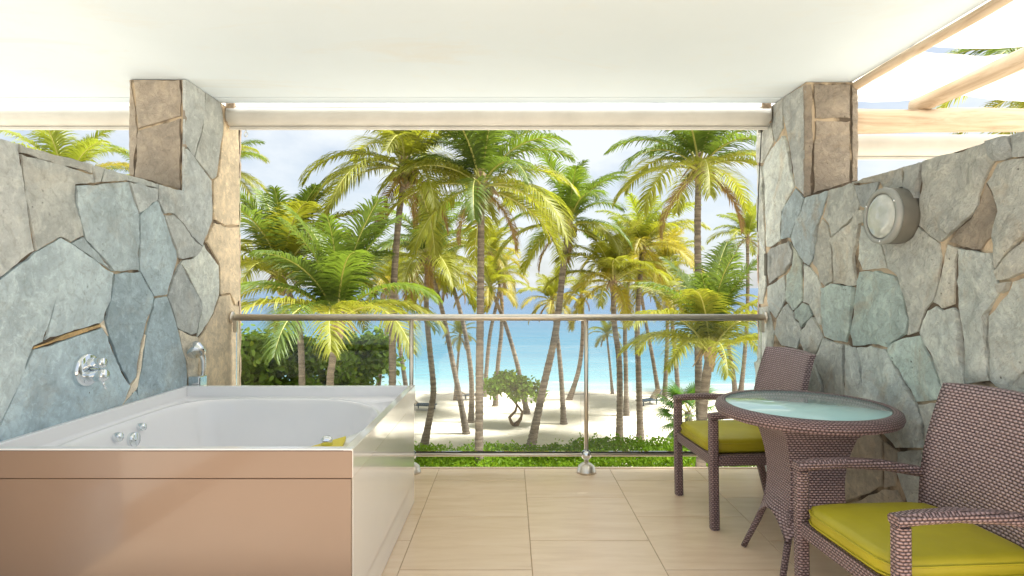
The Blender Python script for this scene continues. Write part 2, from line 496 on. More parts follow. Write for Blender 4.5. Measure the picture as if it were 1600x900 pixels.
t.done(t.prin(c, 0.9, 0, t.bump(fp, 0.6, 0.12), 0.2)); M_SAND = MATS['beach_sand']

# sea: pale turquoise over the shallow sand, bluer where it gets deep
t = NT('sea_water'); sep = t.node('ShaderNodeSeparateXYZ'); t.link(t.pos(), sep.inputs[0])
dd = t.math('DIVIDE', t.math('SUBTRACT', sep.outputs['Y'], 33.0), 160.0)
dd = t.math('ADD', dd, t.math('MULTIPLY', t.math('SUBTRACT', t.noise(t.pos(scale=(0.03, 0.12, 1)), 1.0, 5), 0.5), 0.10))
c = t.ramp(dd, [(0.0, (0.32, 0.37, 0.33)), (0.03, (0.11, 0.245, 0.27)), (0.12, (0.032, 0.140, 0.20)), (0.45, (0.016, 0.088, 0.16)), (1.0, (0.012, 0.065, 0.135))])
wv = t.math('ADD', t.noise(t.pos(scale=(0.35, 1.1, 1)), 0.9, 6, 0.6), t.math('MULTIPLY', t.noise(t.pos(scale=(0.06, 0.22, 1)), 1.0, 3), 1.5))
foam = t.math('MULTIPLY', t.ramp(t.noise(t.pos(scale=(0.15, 1.0, 1)), 1.0, 6, 0.7), [(0.60, 0.0), (0.68, 0.7)]),
              t.ramp(dd, [(0.01, 1.0), (0.045, 0.0)]))
c = t.mix(foam, c, (0.85, 0.88, 0.86))
t.done(t.prin(c, 0.22, 0, t.bump(wv, 0.8, 0.5), 0.25)); M_SEA = MATS['sea_water']

# ---------------------------------------------------------------- ground, sea
SAND_Z, SEA_Z = -4.73, -4.82
def ground():
    m = MB()
    ys = [-40, -10, 8, 12, 16, 20, 24, 28, 30, 31.5, 33, 34.5, 36, 40, 60]
    xs = [-400, -120, -60, -40] + [-30 + 2*i for i in range(31)] + [40, 60, 120, 400]
    for y in ys:
        for x in xs:
            z = SAND_Z + (noise.noise(Vector((x*.16, y*.16, 3))) * .10 if y < 31 and abs(x) < 41 else 0)
            if y > 31: z -= (y-31)*.032
            m.v.append((x, y, z))
    n = len(xs)
    for j in range(len(ys)-1):
        for i in range(n-1):
            m.face((j*n+i, j*n+i+1, (j+1)*n+i+1, (j+1)*n+i), 0, True)
    o = m.build('sand_beach', M_SAND); tag(o, kind='structure')
    m = MB()
    X = 22000
    m.v += [(-X, 31.5, SEA_Z), (X, 31.5, SEA_Z), (X, 30000, SEA_Z), (-X, 30000, SEA_Z)]
    m.face((0, 1, 2, 3))
    tag(m.build('sea', M_SEA), kind='structure')
ground()

# ---------------------------------------------------------------- terrace shell
XL, XR = -1.92, 1.765          # inner faces of the two stone walls
YE = 4.08                      # outer edge of the floor
CEIL = 2.51
def shell():
    slab = MB(); slab.box(-2.26, 2.09, -5.0, YE-0.012, -0.28, -0.004)  # lengthened unseen behind the camera to bounce sunlight inside
    fl = slab.build('terrace_floor', M_GROUT); tag(fl, kind='structure')
    # tiles in running bond, 0.6 m
    meshes = {}
    x0s = [0.10 + 0.6*k for k in range(-4, 4)]
    for ci, x0 in enumerate(x0s):
        xa, xb = max(x0, XL), min(x0+0.6, XR)
        if xb - xa < 0.05: continue
        off = 0.0 if round((x0-0.10)/0.6) % 2 == 0 else 0.3
        y = 3.497 + off - 0.6*14
        while y < YE - 0.02:
            ya, yb = max(y, -5.0), min(y+0.6, YE-0.03)
            y += 0.6
            if yb - ya < 0.03: continue
            key = (round(xb-xa, 3), round(yb-ya, 3))
            if key not in meshes:
                w, l = (key[0]-.0028)/2, (key[1]-.0055)/2
                mb = MB(); b = 0.002
                mb.rings([[(-w,-l,-.003),(w,-l,-.003),(w,l,-.003),(-w,l,-.003)],
                          [(-w,-l,-b),(w,-l,-b),(w,l,-b),(-w,l,-b)],
                          [(-w+b,-l+b,0),(w-b,-l+b,0),(w-b,l-b,0),(-w+b,l-b,0)]], 0, False)  # bevelled edge
                meshes[key] = mb.mesh('tile', M_TILE)
            o = link('tile', meshes[key], fl); o.location = ((xa+xb)/2, (ya+yb)/2, 0)
    e = MB(); e.box(XL, XR, YE-0.028, YE, -0.05, 0.004)
    e.build('edge_trim', M_TILE, fl, 0.003)
    c = MB()
    c.box(-7, 2.06, 1.5, 3.745, CEIL, CEIL+.22)  # cut short out of view so sun reaches the floor behind
    c.box(-7, 2.06, 3.745, 3.753, CEIL+.03, CEIL+.22)
    c.box(-7, 2.06, 3.753, 3.86, CEIL-.001, CEIL+.22)
    tag(c.build('ceiling', M_CEIL), kind='structure')
shell()

# ---------------------------------------------------------------- stone walls
def px_to_wall(px, py, X):
    d = X*FPX/(px - VX)
    return d, CAMZ + (VY - py)/FPX*d

def inset_poly(P, w):
    n = len(P)
    A = sum(P[i][0]*P[(i+1)%n][1] - P[(i+1)%n][0]*P[i][1] for i in range(n))
    if A < 0: P = P[::-1]
    out = []
    for i in range(n):
        a, b, c = Vector(P[i-1]), Vector(P[i]), Vector(P[(i+1)%n])
        d1, d2 = (b-a), (c-b)
        if d1.length < 1e-6 or d2.length < 1e-6: continue
        d1.normalize(); d2.normalize()
        n1, n2 = Vector((-d1.y, d1.x)), Vector((-d2.y, d2.x))
        k = n1+n2
        if k.length < .3: k = n1
        else: k = k*(1/max(.35, (1+n1.dot(n2))))
        out.append((b.x+k.x*w, b.y+k.y*w))
    return out

def inside(p, P):
    r = False; n = len(P)
    for i in range(n):
        a, b = P[i], P[i-1]
        if (a[1] > p[1]) != (b[1] > p[1]) and p[0] < (b[0]-a[0])*(p[1]-a[1])/(b[1]-a[1])+a[0]: r = not r
    return r

def edge_dist(p, P):
    best = 9; n = len(P)
    for i in range(n):
        a, b = Vector(P[i-1]), Vector(P[i]); ab = b-a; q = Vector(p)
        tt = max(0, min(1, (q-a).dot(ab)/max(ab.length_squared, 1e-9)))
        best = min(best, (q-(a+ab*tt)).length)
    return best

def stone(poly, place, parent, mat, col, rnd, amp, step=0.024, gap=0.0012, thick=0.015):
    """poly in wall coordinates (a, b); place(a, b, h) gives the world point h metres proud of the core."""
    P = inset_poly(poly, gap*rnd.uniform(.5, 1.3))
    if len(P) < 3: return
    seed = rnd.uniform(0, 100)
    B = []
    n = len(P)
    for i in range(n):
        a, b = Vector(P[i]), Vector(P[(i+1)%n]); L = (b-a).length
        k = max(1, int(L/step)); nn = Vector((-(b-a).y, (b-a).x)).normalized() if L > 1e-6 else Vector((0,0))
        for q in range(k):
            p = a+(b-a)*(q/k)
            j = 0 if q == 0 else noise.noise(Vector((p.x*13, p.y*13, 4.4)))*.008 + noise.noise(Vector((p.x*45, p.y*45, seed)))*.0035
            p = p + nn*(j + (.001 if q else 0)); B.append((p.x, p.y))
    xs = [p[0] for p in B]; ys = [p[1] for p in B]
    pts = []
    x = min(xs)
    while x < max(xs):
        y = min(ys)
        while y < max(ys):
            q = (x+rnd.uniform(-.3, .3)*step, y+rnd.uniform(-.3, .3)*step)
            if inside(q, B) and edge_dist(q, B) > .012: pts.append(q)
            y += step
        x += step
    nb = len(B)
    res = delaunay_2d_cdt([Vector(p) for p in B+pts], [(i, (i+1)%nb) for i in range(nb)], [list(range(nb))], 1, 1e-5)
    vs, fs = res[0], res[2]
    m = MB()
    tilt = (rnd.uniform(-1, 1)*amp*.5, rnd.uniform(-1, 1)*amp*.5)
    base = thick + rnd.uniform(-.3, .4)*amp
    cx, cy = sum(xs)/nb, sum(ys)/nb
    for v in vs:
        rag = .6+1.6*max(0, noise.noise(Vector((v.x*7, v.y*7, seed+9))))
        e = edge_dist((v.x, v.y), B)
        h = base + tilt[0]*(v.x-cx)*3 + tilt[1]*(v.y-cy)*3
        q = Vector((v.x*4.5, v.y*4.5, seed))
        h += noise.noise(q)*amp*.8 + (noise.ridged_multi_fractal(Vector((v.x*5, v.y*3, seed)), .9, 2.1, 3, 1, 2)-1)*amp*.35
        h += noise.noise(q*4)*amp*.3
        cl = noise.noise(Vector((v.x*3.1, v.y*2.2, seed+31)))*.5+noise.noise(Vector((v.x*9, v.y*6, seed+3)))*.2
        h += math.floor(cl*6)/6*amp*1.5
        h -= (.0035+amp*.10)*max(0, 1-e/.009)*rag
        m.v.append(place(v.x, v.y, max(.008, h)))
    for f in fs: m.face(list(f), 0, True)
    k0 = len(m.v)
    # sides
    edges = {}
    for f in fs:
        for i in range(len(f)):
            a, b = f[i], f[(i+1)%len(f)]
            edges.setdefault((min(a,b), max(a,b)), []).append((a, b))
    for es in edges.values():
        if len(es) == 1:
            a, b = es[0]; k = len(m.v)
            m.v += [m.v[a], m.v[b], place(vs[b].x, vs[b].y, -.004), place(vs[a].x, vs[a].y, -.004)]
            m.face((k, k+3, k+2, k+1), 0, False)
    o = m.build('stone', mat, parent)
    o.color = (*col, 1)
    return o

BLUE = (0.475, 0.585, 0.635); BLUE2 = (0.415, 0.535, 0.60); GREY = (0.50, 0.545, 0.55); GREYT = (0.485, 0.515, 0.50)
SANDY = (0.72, 0.60, 0.43); PALE = (0.68, 0.73, 0.69); GREEN = (0.565, 0.68, 0.64); TANG = (0.60, 0.615, 0.565)
BROWN = (0.37, 0.32, 0.26); WARM = (0.64, 0.58, 0.47)

OCHRE = (0.62, 0.43, 0.21); CREAM = (0.74, 0.66, 0.53)
LEFT = [
 (OCHRE, [(54,542),(110,520),(158,505.5),(160,511),(110,528),(54,546)]),
 (CREAM, [(226,522),(229,523),(226,540),(221,575),(216,604),(213,609),(191,634),(205,602),(215,590),(217,570),(221,545)]),
 (CREAM, [(158,505),(164,500),(170,525),(168,525),(160,511)]),
 (BLUE, [(113,380),(131,370),(136,377),(150,392),(177,424)]),
 (GREY, [(-60,198),(31,224),(35,265),(41,310),(50,358),(56,392),(0,434),(-60,470)]),
 (GREYT, [(32,224.5),(146,257),(146,271),(34,239)]),
 (GREYT, [(34,240),(147,272),(149,286),(118,288.5),(119,305),(124,335),(131,368),(118,374),(112,378),(96,370),(58,392),(52,355),(42,308),(38,270)]),
 (GREYT, [(148,258),(164,262.5),(158,284),(149,286)]),
 (GREYT, [(165,263),(200,273),(203,282),(160,284)]),
 (BLUE, [(119,290),(201,284),(218,335),(219,380),(216,395),(219,422),(180,424),(150,390),(136,374),(128,345),(122,318)]),
 (BLUE, [(-60,473),(0,436),(56,394),(96,371),(112,380),(177,426),(174,470),(168,482),(163,500),(158,505),(110,519),(72,532),(90,466),(68,534),(53,541),(22,617),(2,660),(-60,760)]),
 (BLUE, [(54,546),(110,529),(160,512),(169,526),(182,560),(188,572),(195,590),(204,603),(190,640),(0,730),(-60,765),(2,664),(23,618)]),
 (BLUE2, [(180,428),(219,425),(227,440),(241,464),(238,482),(229,503),(225,522),(220,545),(216,570),(214,590),(205,600),(193,578),(183,557),(171,524),(166,502),(170,482),(175,465)]),
 (BLUE, [(192,634),(212,610),(218,622),(219,660),(192,670)]),
 (BLUE, [(243,466),(262,463),(268,480),(276,507),(280,520),(285,545),(290,560),(293,580),(293,640),(222,650),(217,605),(222,575),(227,540),(230,522),(234,504),(241,482)]),
 (BLUE, [(220,423),(220,345),(219,336),(245,313),(248,316),(258,340),(268,370),(276,392),(277,405),(271,430),(263,460),(243,463),(228,437)]),
 (GREY, [(203,284),(247,295),(247,312),(219,333)]),
 (GREYT, [(201,273.5),(248,287),(247,294),(203,283)]),
 (GREY, [(290,124),(322,143),(320,170),(316,205),(304,245),(296,232),(290,225)]),
 (GREYT, [(323,144),(345,160),(350,190),(350,205),(346,225),(343,255),(340,275),(333,280),(305,247),(317,205),(321,172)]),
 (GREY, [(249,288),(289,299),(290,229),(296,235),(332,283),(333,300),(333,345),(326,365),(318,385),(300,370),(288,350),(272,334),(257,334),(249,314)]),
 (GREY, [(258,336),(272,335),(288,351),(303,372),(317,386),(310,400),(300,402),(285,405),(279,402),(277,390),(267,365)]),
 (PALE, [(286,407),(303,404),(320,382),(335,405),(342,415),(343,440),(342,462),(333,490),(318,517),(310,527),(313,500),(318,480),(316,470),(303,445),(290,420),(283,412)]),
 (GREY, [(282,412),(289,422),(302,446),(316,472),(317,482),(312,500),(309,520),(300,523),(288,518),(278,512),(276,500),(270,480),(264,464),(272,435),(280,415)]),
 (WARM, [(280,515),(300,525),(309,527),(310,545),(310,660),(295,660),(294,570),(286,545)]),
 (SANDY, [(351,165),(374,178),(375,352),(352,352),(345,348),(336,343),(335,300),(335,282),(342,276),(345,255),(348,225),(351,195)]),
 (SANDY, [(336,348),(345,350),(352,355),(375,354),(375,468),(368,477),(362,462),(360,458),(345,460),(345,425),(344,412),(323,378),(328,365)]),
 (SANDY, [(311,530),(320,518),(335,490),(344,463),(360,460),(366,478),(375,478),(375,760),(311,760)]),
]
RIGHT = [
 (GREY, [(1257,132),(1222,150),(1224,190),(1229,212),(1234,240),(1241,290),(1252,302),(1256,306)]),
 (PALE, [(1209,228),(1224,212),(1229,225),(1234,262),(1239,292),(1222,325),(1218,345),(1217,375),(1204,385),(1196,385),(1194,330),(1192,262),(1198,245)]),
 (GREYT, [(1206,160),(1221,151),(1222,200),(1210,222),(1205,200)]),
 (TANG, [(1182,178),(1204,162),(1203,190),(1207,222),(1190,255),(1181,255)]),
 (PALE, [(1180,260),(1190,260),(1192,300),(1193,380),(1195,445),(1190,475),(1180,475)]),
 (BLUE, [(1241,294),(1254,309),(1249,330),(1240,350),(1232,372),(1219,374),(1219,332)]),
 (BLUE, [(1256,309),(1291,298),(1289,310),(1282,335),(1275,355),(1274,380),(1268,405),(1262,415),(1255,410),(1240,385),(1234,372),(1242,350),(1251,330)]),
 (TANG, [(1293,297),(1330,286),(1336,300),(1341,320),(1335,335),(1325,348),(1310,360),(1297,370),(1293,350),(1284,340),(1290,312)]),
 (GREY, [(1333,289),(1371,284),(1365,303),(1357,325),(1343,322)]),
 (GREYT, [(1332,284.5),(1409,261),(1410,292),(1380,300),(1373,284),(1334,287)]),
 (GREYT, [(1411,260.5),(1437,253),(1436,280),(1434,310),(1413,305),(1411,290)]),
 (TANG, [(1440,252),(1543,221),(1545,240),(1553,250),(1540,270),(1530,295),(1525,320),(1512,340),(1495,355),(1478,370),(1468,378),(1445,362),(1434,352),(1436,310),(1440,275)]),
 (GREYT, [(1546,220),(1575,211.5),(1578,230),(1580,245),(1555,252),(1547,242)]),
 (GREYT, [(1577,211),(1620,198),(1620,243),(1582,246),(1580,232)]),
 (TANG, [(1556,256),(1583,248),(1630,242),(1630,330),(1600,370),(1570,400),(1552,420),(1550,395),(1548,370),(1560,330),(1548,300),(1540,285)]),
 (BROWN, [(1538,285),(1546,300),(1557,330),(1546,370),(1530,390),(1518,390),(1500,385),(1480,378),(1495,358),(1515,342),(1528,318)]),
 (TANG, [(1478,382),(1495,387),(1492,398),(1490,440),(1488,475),(1470,482),(1458,472),(1465,445),(1470,420),(1474,400)]),
 (PALE, [(1497,388),(1520,391),(1546,395),(1550,418),(1556,440),(1557,460),(1545,480),(1539,492),(1542,530),(1546,560),(1546,595),(1512,600),(1508,570),(1502,520),(1495,478),(1493,440)]),
 (TANG, [(1558,443),(1576,440),(1570,455),(1562,459)]),
 (PALE, [(1580,440),(1630,420),(1630,560),(1600,580),(1580,600),(1568,610),(1549,595),(1548,540),(1543,494),(1560,472),(1572,460)]),
 (TANG, [(1552,424),(1572,402),(1602,372),(1635,330),(1635,415),(1580,434),(1558,438)]),
 (PALE, [(1472,485),(1489,480),(1493,485),(1500,520),(1506,570),(1510,600),(1513,640),(1480,640),(1468,600),(1455,560),(1440,535),(1434,520),(1440,500),(1447,485),(1460,478)]),
 (GREEN, [(1436,524),(1440,537),(1453,560),(1466,597),(1475,610),(1470,625),(1432,628),(1415,600),(1400,570),(1386,545),(1398,535),(1415,527)]),
 (TANG, [(1362,352),(1405,350),(1433,354),(1444,363),(1465,380),(1468,400),(1464,440),(1456,470),(1443,485),(1432,518),(1415,524),(1418,500),(1410,460),(1400,430),(1385,420),(1380,395)]),
 (GREEN, [(1341,425),(1372,423),(1398,432),(1408,462),(1416,500),(1413,522),(1395,533),(1384,543),(1365,538),(1347,540),(1332,540),(1326,520),(1330,500),(1335,455)]),
 (PALE, [(1343,352),(1358,352),(1375,385),(1380,400),(1384,420),(1346,422),(1339,405),(1340,375)]),
 (TANG, [(1299,372),(1312,362),(1328,348),(1340,328),(1357,330),(1358,348),(1342,350),(1338,380),(1332,400),(1336,445),(1330,447),(1302,442),(1300,410)]),
 (TANG, [(1283,342),(1292,352),(1296,372),(1298,410),(1299,440),(1288,447),(1280,440),(1275,420),(1268,412),(1272,395),(1275,370),(1277,355)]),
 (PALE, [(1254,412),(1264,418),(1274,430),(1281,450),(1281,490),(1281,508),(1274,500),(1262,475),(1254,472)]),
 (GREEN, [(1285,450),(1300,443),(1333,449),(1330,480),(1326,515),(1321,535),(1300,532),(1286,525),(1283,510),(1283,470)]),
 (GREEN, [(1232,378),(1240,388),(1251,408),(1251,470),(1243,480),(1237,485),(1228,470),(1228,430),(1236,415),(1238,395)]),
 (GREY, [(1203,388),(1230,376),(1236,392),(1234,412),(1226,425),(1200,443),(1197,420),(1198,395)]),
 (PALE, [(1199,448),(1224,430),(1226,465),(1220,480),(1210,497),(1200,485),(1197,470)]),
 (PALE, [(1212,498),(1222,480),(1229,474),(1237,488),(1240,500),(1248,505),(1250,520),(1243,545),(1220,540),(1208,520)]),
 (GREEN, [(1239,486),(1252,473),(1261,477),(1268,492),(1252,512),(1248,503),(1241,498)]),
 (PALE, [(1270,495),(1276,508),(1284,527),(1272,555),(1255,548),(1250,535),(1252,516)]),
 (PALE, [(1286,528),(1300,534),(1319,538),(1317,570),(1315,600),(1314,640),(1290,640),(1285,600),(1272,570),(1274,556)]),
 (PALE, [(1322,538),(1333,542),(1340,560),(1345,590),(1347,640),(1317,640),(1318,600),(1319,570)]),
 (PALE, [(1337,543),(1358,540),(1380,545),(1390,555),(1400,575),(1414,602),(1428,628),(1440,660),(1440,700),(1400,700),(1349,640),(1348,600),(1343,570)]),
 (PALE, [(1181,480),(1198,478),(1208,520),(1205,545),(1190,560),(1181,560)]),
 (PALE, [(1181,565),(1205,548),(1220,543),(1243,548),(1255,550),(1270,558),(1283,600),(1288,640),(1262,800),(1181,760)]),
 (WARM, [(1290,645),(1347,645),(1376,690),(1376,760),(1290,800),(1268,800)]),
 (WARM, [(1379,690),(1400,705),(1396,760),(1379,762)]),
 (PALE, [(1432,632),(1472,628),(1485,645),(1480,700),(1470,800),(1420,800),(1400,740),(1403,706),(1443,702),(1442,665)]),
 (PALE, [(1478,616),(1512,645),(1560,607),(1640,562),(1640,960),(1475,960),(1484,700),(1488,645)]),
 (WARM, [(1290,805),(1376,765),(1398,765),(1418,805),(1467,805),(1472,960),(1300,960)]),
]
WALL_H = 1.825
def build_wall(side):
    rnd = random.Random(5 if side < 0 else 8)
    X = XL if side < 0 else XR
    root = empty('stone_wall', (X, 0, 0))
    if side < 0:
        tag(root, 'blue-grey flagstone wall and pillar behind the bathtub', 'stone wall')
    else:
        tag(root, 'rough greenish-tan flagstone wall and pillar behind the wicker chairs', 'stone wall')
    mat = M_STONE_L if side < 0 else M_STONE_R
    ycol = 3.41 if side < 0 else 3.45
    th = 0.34 if side < 0 else 0.325
    CO = 0.014                      # how far the core lies behind the stone faces
    core = MB()
    a, b = (side*CO, side*th)
    core.box(min(a,b), max(a,b), 1.25, YE+.02, -0.3, WALL_H-.012)
    core.box(min(a,b), max(a,b), ycol+CO, YE+.02, WALL_H-.012, CEIL-.003)
    core.build('core', M_MORTAR, root)
    def on_face(p, q, h): return (side*(CO-h), p, q)
    amp = 0.0055 if side < 0 else 0.021
    for col, poly in (LEFT if side < 0 else RIGHT):
        P = []
        for px, py in poly:
            d, z = px_to_wall(px, py, X)
            P.append((min(d, YE+.03), max(0.0, min(z, CEIL-.004))))
        q_ = rnd.uniform(1.0, 1.18); c = tuple(k*q_ for k in col)
        f = rnd.uniform(-.015, .015)
        stone(P, on_face, root, mat, (c[0]+f, c[1], c[2]-f), rnd, amp*(.35 if col == SANDY else 1))
    # part of the wall nearer than the frame's edge, and the strips below
    lim = 2.0 if side < 0 else 1.93
    z = 0.0
    while z < WALL_H-.05:
        h = rnd.uniform(.35, .6); z2 = min(WALL_H, z+h)
        if WALL_H - z2 < .2: z2 = WALL_H
        y = 1.25
        while y < lim-.05:
            w = rnd.uniform(.35, .7); y2 = min(lim, y+w)
            if lim-y2 < .2: y2 = lim
            j = lambda: rnd.uniform(-.03, .03)
            stone([(y, z), (y2, z), (y2+(j() if y2 < lim else 0), z2), (y+(j() if y > 1.3 else 0), z2)], on_face, root, mat,
                  tuple(k for k in ((BLUE, GREY, GREYT) if side < 0 else (PALE, TANG, GREEN))[rnd.randrange(3)]), rnd, amp)
            y = y2
        z = z2
    # pillar face towards the room
    if side < 0:
        F = [[(200,122),(205,122),(214,200),(208,275),(200,272)], [(207,123),(280,123),(283,150),(282,181),(215,201),(211,165)],
             [(215,204),(282,184),(282,290),(281,296),(209,276)], [(282,124),(290,124),(290,299),(283,297),(284,200),(284,180)]]
    else:
        F = [[(1257,131),(1269,131),(1270,178),(1271,210),(1269,250),(1268,304),(1257,308)], [(1272,131),(1330,131),(1330,185),(1274,185)],
             [(1274,188),(1330,188),(1329,284),(1271,303),(1272,250)], [(1332,131),(1342,131),(1342,281),(1331,284),(1331,200)]]
    def on_front(p, q, h): return (p - X, ycol+CO-h, q)
    for poly in F:
        P = [((px-VX)/FPX*ycol, min(CEIL-.004, CAMZ+(VY-py)/FPX*ycol)) for px, py in poly]
        q_ = rnd.uniform(.9, 1.1); c = tuple(k*q_ for k in BROWN)
        stone(P, on_front, root, mat, c, rnd, .006, gap=.004)
    # outer end of the wall, facing the sea
    def on_end(p, q, h): return (p - X, YE+.02-.0+h, q)
    z = -.25
    while z < CEIL-.1:
        z2 = min(CEIL-.004, z+rnd.uniform(.4, .7))
        if CEIL - z2 < .2: z2 = CEIL-.004
        xa, xb = sorted((X+side*.002, X+side*th))
        stone([(xa, z), (xb, z), (xb, z2), (xa, z2)], on_end, root, mat, tuple(k*rnd.uniform(.9, 1.1) for k in SANDY), rnd, .004, thick=.02)
        z = z2
    return root
build_wall(-1); build_wall(1)

# ---------------------------------------------------------------- balustrade
def balustrade():
    yr = 3.97
    root = empty('glass_balustrade', (0, yr, 0), 0, 'glass balustrade with steel handrail and posts along the terrace edge', 'railing')
    b = MB(); b.tube([(XL+.01, 0, 1.067), (XR-.01, 0, 1.067)], .0235, 14); b.build('handrail', M_STEEL, root)
    b = MB(); b.tube([(XL+.01, 0, .122), (XR-.01, 0, .122)], .0125, 10); b.build('lower_rail', M_STEEL, root)
    for s, x in ((1, XL+.004), (-1, XR-.004)):
        b = MB(); b.lathe([(0, 0), (.042, 0), (.042, s*.008), (.03, s*.014), (0, s*.016)], (x, 0, 1.067), 20, 'X')
        b.box(min(x+s*.012, x+s*.036), max(x+s*.012, x+s*.036), -.012, .012, .965, 1.05)
        b.build('bracket', M_STEEL, root)
    xs = [-.68, .525]
    for x in xs:
        b = MB(); b.tube([(x, 0, .03), (x, 0, 1.05)], .0145, 12); p = b.build('post', M_STEEL, root)
        b = MB(); b.lathe([(.066, 0.001), (.066, .012), (.060, .022), (.055, .045), (.034, .062), (.018, .068), (.0, .068)], (x, 0, 0), 28)
        b.build('base_cover', M_STEEL, p)
        b = MB(); b.lathe([(0, -.036)] + [(.036*math.cos(R(a)), .036*math.sin(R(a))) for a in range(-75, 90, 15)] + [(0, .036)], (x, 0, .122), 20)
        b.build('ball_joint', M_CHROME, p)
    edges = [XL+.03, xs[0]-.025, xs[0]+.025, xs[1]-.035, xs[1]+.025, XR-.03]
    for i in range(0, 6, 2):
        b = MB(); b.box(edges[i], edges[i+1], .006, .016, .142, 1.035); g = b.build('glass_panel', M_GLASS, root)
        b = MB(); b.box(edges[i], edges[i+1], .003, .019, .134, .1415); b.build('seal', M_DARK, g)
balustrade()

# ---------------------------------------------------------------- roller blinds
def blind(x0, x1, zc, y, label, rad=.068, hooks=(), bar=True):
    root = empty('roller_blind', ((x0+x1)/2, y, zc), 0, label, 'roller blind', 'rolled-up roller blinds')
    L = (x1-x0)/2
    rnd = random.Random(int(x0*10)+50)
    n = 40; rings = []
    for i in range(n+1):
        x = -L + 2*L*i/n
        rr = rad*(1 + .015*noise.noise(Vector((x*1.7, zc, 1))))
        rings.append([(x, rr*math.cos(2*PI*k/20), rr*math.sin(2*PI*k/20)) for k in range(20)])
    b = MB(); b.rings(rings); b.build('roll', M_BLIND, root)
    if bar:
        b = MB(); b.box(-L, L, -.014, .014, -rad-.020, -rad-.001); b.build('bottom_bar', M_BLIND, root, .004)
    for s in (-1, 1):
        b = MB(); b.box(s*L-.006, s*L+.006, -.05, .05, -.055, rad+.012)
        b.box(min(s*L, s*(L-.055)), max(s*L, s*(L-.055)), -.055, -.03, rad*.4, rad+.012)
        b.build('bracket', M_RUST, root, .004)
    for hx in hooks:
        b = MB(); zt = -rad-.018; x = hx-(x0+x1)/2
        b.tube([(x, 0, zt), (x, 0, zt-.02)], .004, 6)
        b.tube([(x+.011*math.sin(a), 0, zt-.035+.016*math.cos(a)) for a in [R(k*30) for k in range(13)]], .0033, 6)
        b.build('hook', M_CHROME, root)
blind(XL+.012, XR-.012, 2.437, 3.925, 'long rolled-up beige blind above the glass balustrade', hooks=(-1.80, 1.62))
blind(-6.8, -2.30, 2.437, 3.925, 'rolled-up beige blind beyond the left stone pillar')
blind(2.13, 6.0, 2.245, 3.95, 'rolled-up beige blind under the pergola log at the right', rad=.075)

# cable down the right pillar
c_ = MB()
w1 = [(1195,200),(1193,240),(1190,300),(1188,362)]
c_.tube([Vector((XR-.022, px_to_wall(px, py, XR)[0], px_to_wall(px, py, XR)[1])) for px, py in w1], .0035, 6)
w2 = [(1188,362),(1188,370),(1194,380),(1200,392),(1201,428)]
cab = c_.build('pull_cord', M_DARK); tag(cab, 'dark blind pull cord hanging down the right stone pillar', 'cord')
b = MB(); b.tube([Vector((XR-.022, px_to_wall(px, py, XR)[0], px_to_wall(px, py, XR)[1])) for px, py in w2[:4]], .0028, 6); b.build('wire', M_CHROME, cab)
d1, z1 = px_to_wall(1201, 410, XR)
b = MB(); b.box(XR-.03, XR-.012, d1-.012, d1+.008, z1-.09, z1+.06); b.build('cleat', M_ALU, cab, .003)
d1, z1 = px_to_wall(1193, 200, XR)
b = MB(); b.box(XR-.034, XR-.010, d1-.014, d1+.014, z1-.03, z1+.03); b.build('clip', M_ALU, cab, .003)

# ---------------------------------------------------------------- pergola over the neighbouring terrace
def wob_log(p0, p1, r, seed, n=22, k=14):
    p0, p1 = Vector(p0), Vector(p1); L = (p1-p0).length
    m = MB(); rings = []
    for i in range(n+1):
        s = i/n
        ring = []
        for j in range(k):
            a = 2*PI*j/k
            rr = r*(1+.20*noise.noise(Vector((s*L*2.2, math.cos(a)*.6+seed, math.sin(a)*.6))) + .05*noise.noise(Vector((s*L*7, math.cos(a)*1.2, math.sin(a)*1.2+seed))))
            ring.append((s*L, rr*math.cos(a) + .012*noise.noise(Vector((s*L, seed, 2))), rr*math.sin(a)+.012*noise.noise(Vector((s*L, seed, 7)))))
        rings.append(ring)
    m.rings(rings)
    o = m.build('log', M_LOG)
    q = Vector((1, 0, 0)).rotation_difference((p1-p0).normalized())
    o.rotation_mode = 'QUATERNION'; o.rotation_quaternion = q; o.location = p0
    return o
perg = empty('pergola', (2.1, 3.7, 2.3), 0, 'pergola of round logs with pale cloth strips beside the ceiling', 'pergola')
def under(o, parent):
    o.parent = parent; o.location = Vector(o.location) - parent.location
for a, b_, r_, s_ in (((2.06, 3.70, 2.345), (6.2, 3.70, 2.345), .074, 1.0),
                      ((2.085, 1.4, 2.49), (2.085, 3.62, 2.49), .027, 4.0),
                      ((2.66, 3.78, 2.462), (2.72, 1.3, 2.47), .052, 9.0),
                      ((3.75, 3.78, 2.462), (3.7, 1.3, 2.50), .056, 12.0),
                      ((4.9, 3.78, 2.462), (4.9, 1.3, 2.50), .056, 15.0)):
    under(wob_log(a, b_, r_, s_), perg)
def cloth(x0, x1, ya, yb, z0, seed, parent):
    m = MB(); nx, ny = 26, 10; rows = []
    for i in range(nx+1):
        s = i/nx; row = []
        for j in range(ny+1):
            q = j/ny
            sag = -.05*math.sin(PI*min(1, ((s*(x1-x0)) % 1.05)/1.05)) 
            z = z0 + sag + .02*noise.noise(Vector((s*4, q*2, seed))) + .03*q
            row.append((x0+s*(x1-x0), ya+q*(yb-ya)+.03*noise.noise(Vector((s*3, q, seed+5))), z))
        rows.append(row)
    b0 = 0
    for r in rows: m.v += r
    for i in range(nx):
        for j in range(ny):
            a = i*(ny+1)+j
            m.face((a, a+ny+1, a+ny+2, a+1), 0, True)
    o = m.build('shade_cloth', M_CLOTH)
    under(o, parent)
cloth(2.04, 6.1, 1.45, 3.17, 2.60, 2, perg)
cloth(2.04, 2.72, 3.10, 3.58, 2.57, 3, perg)
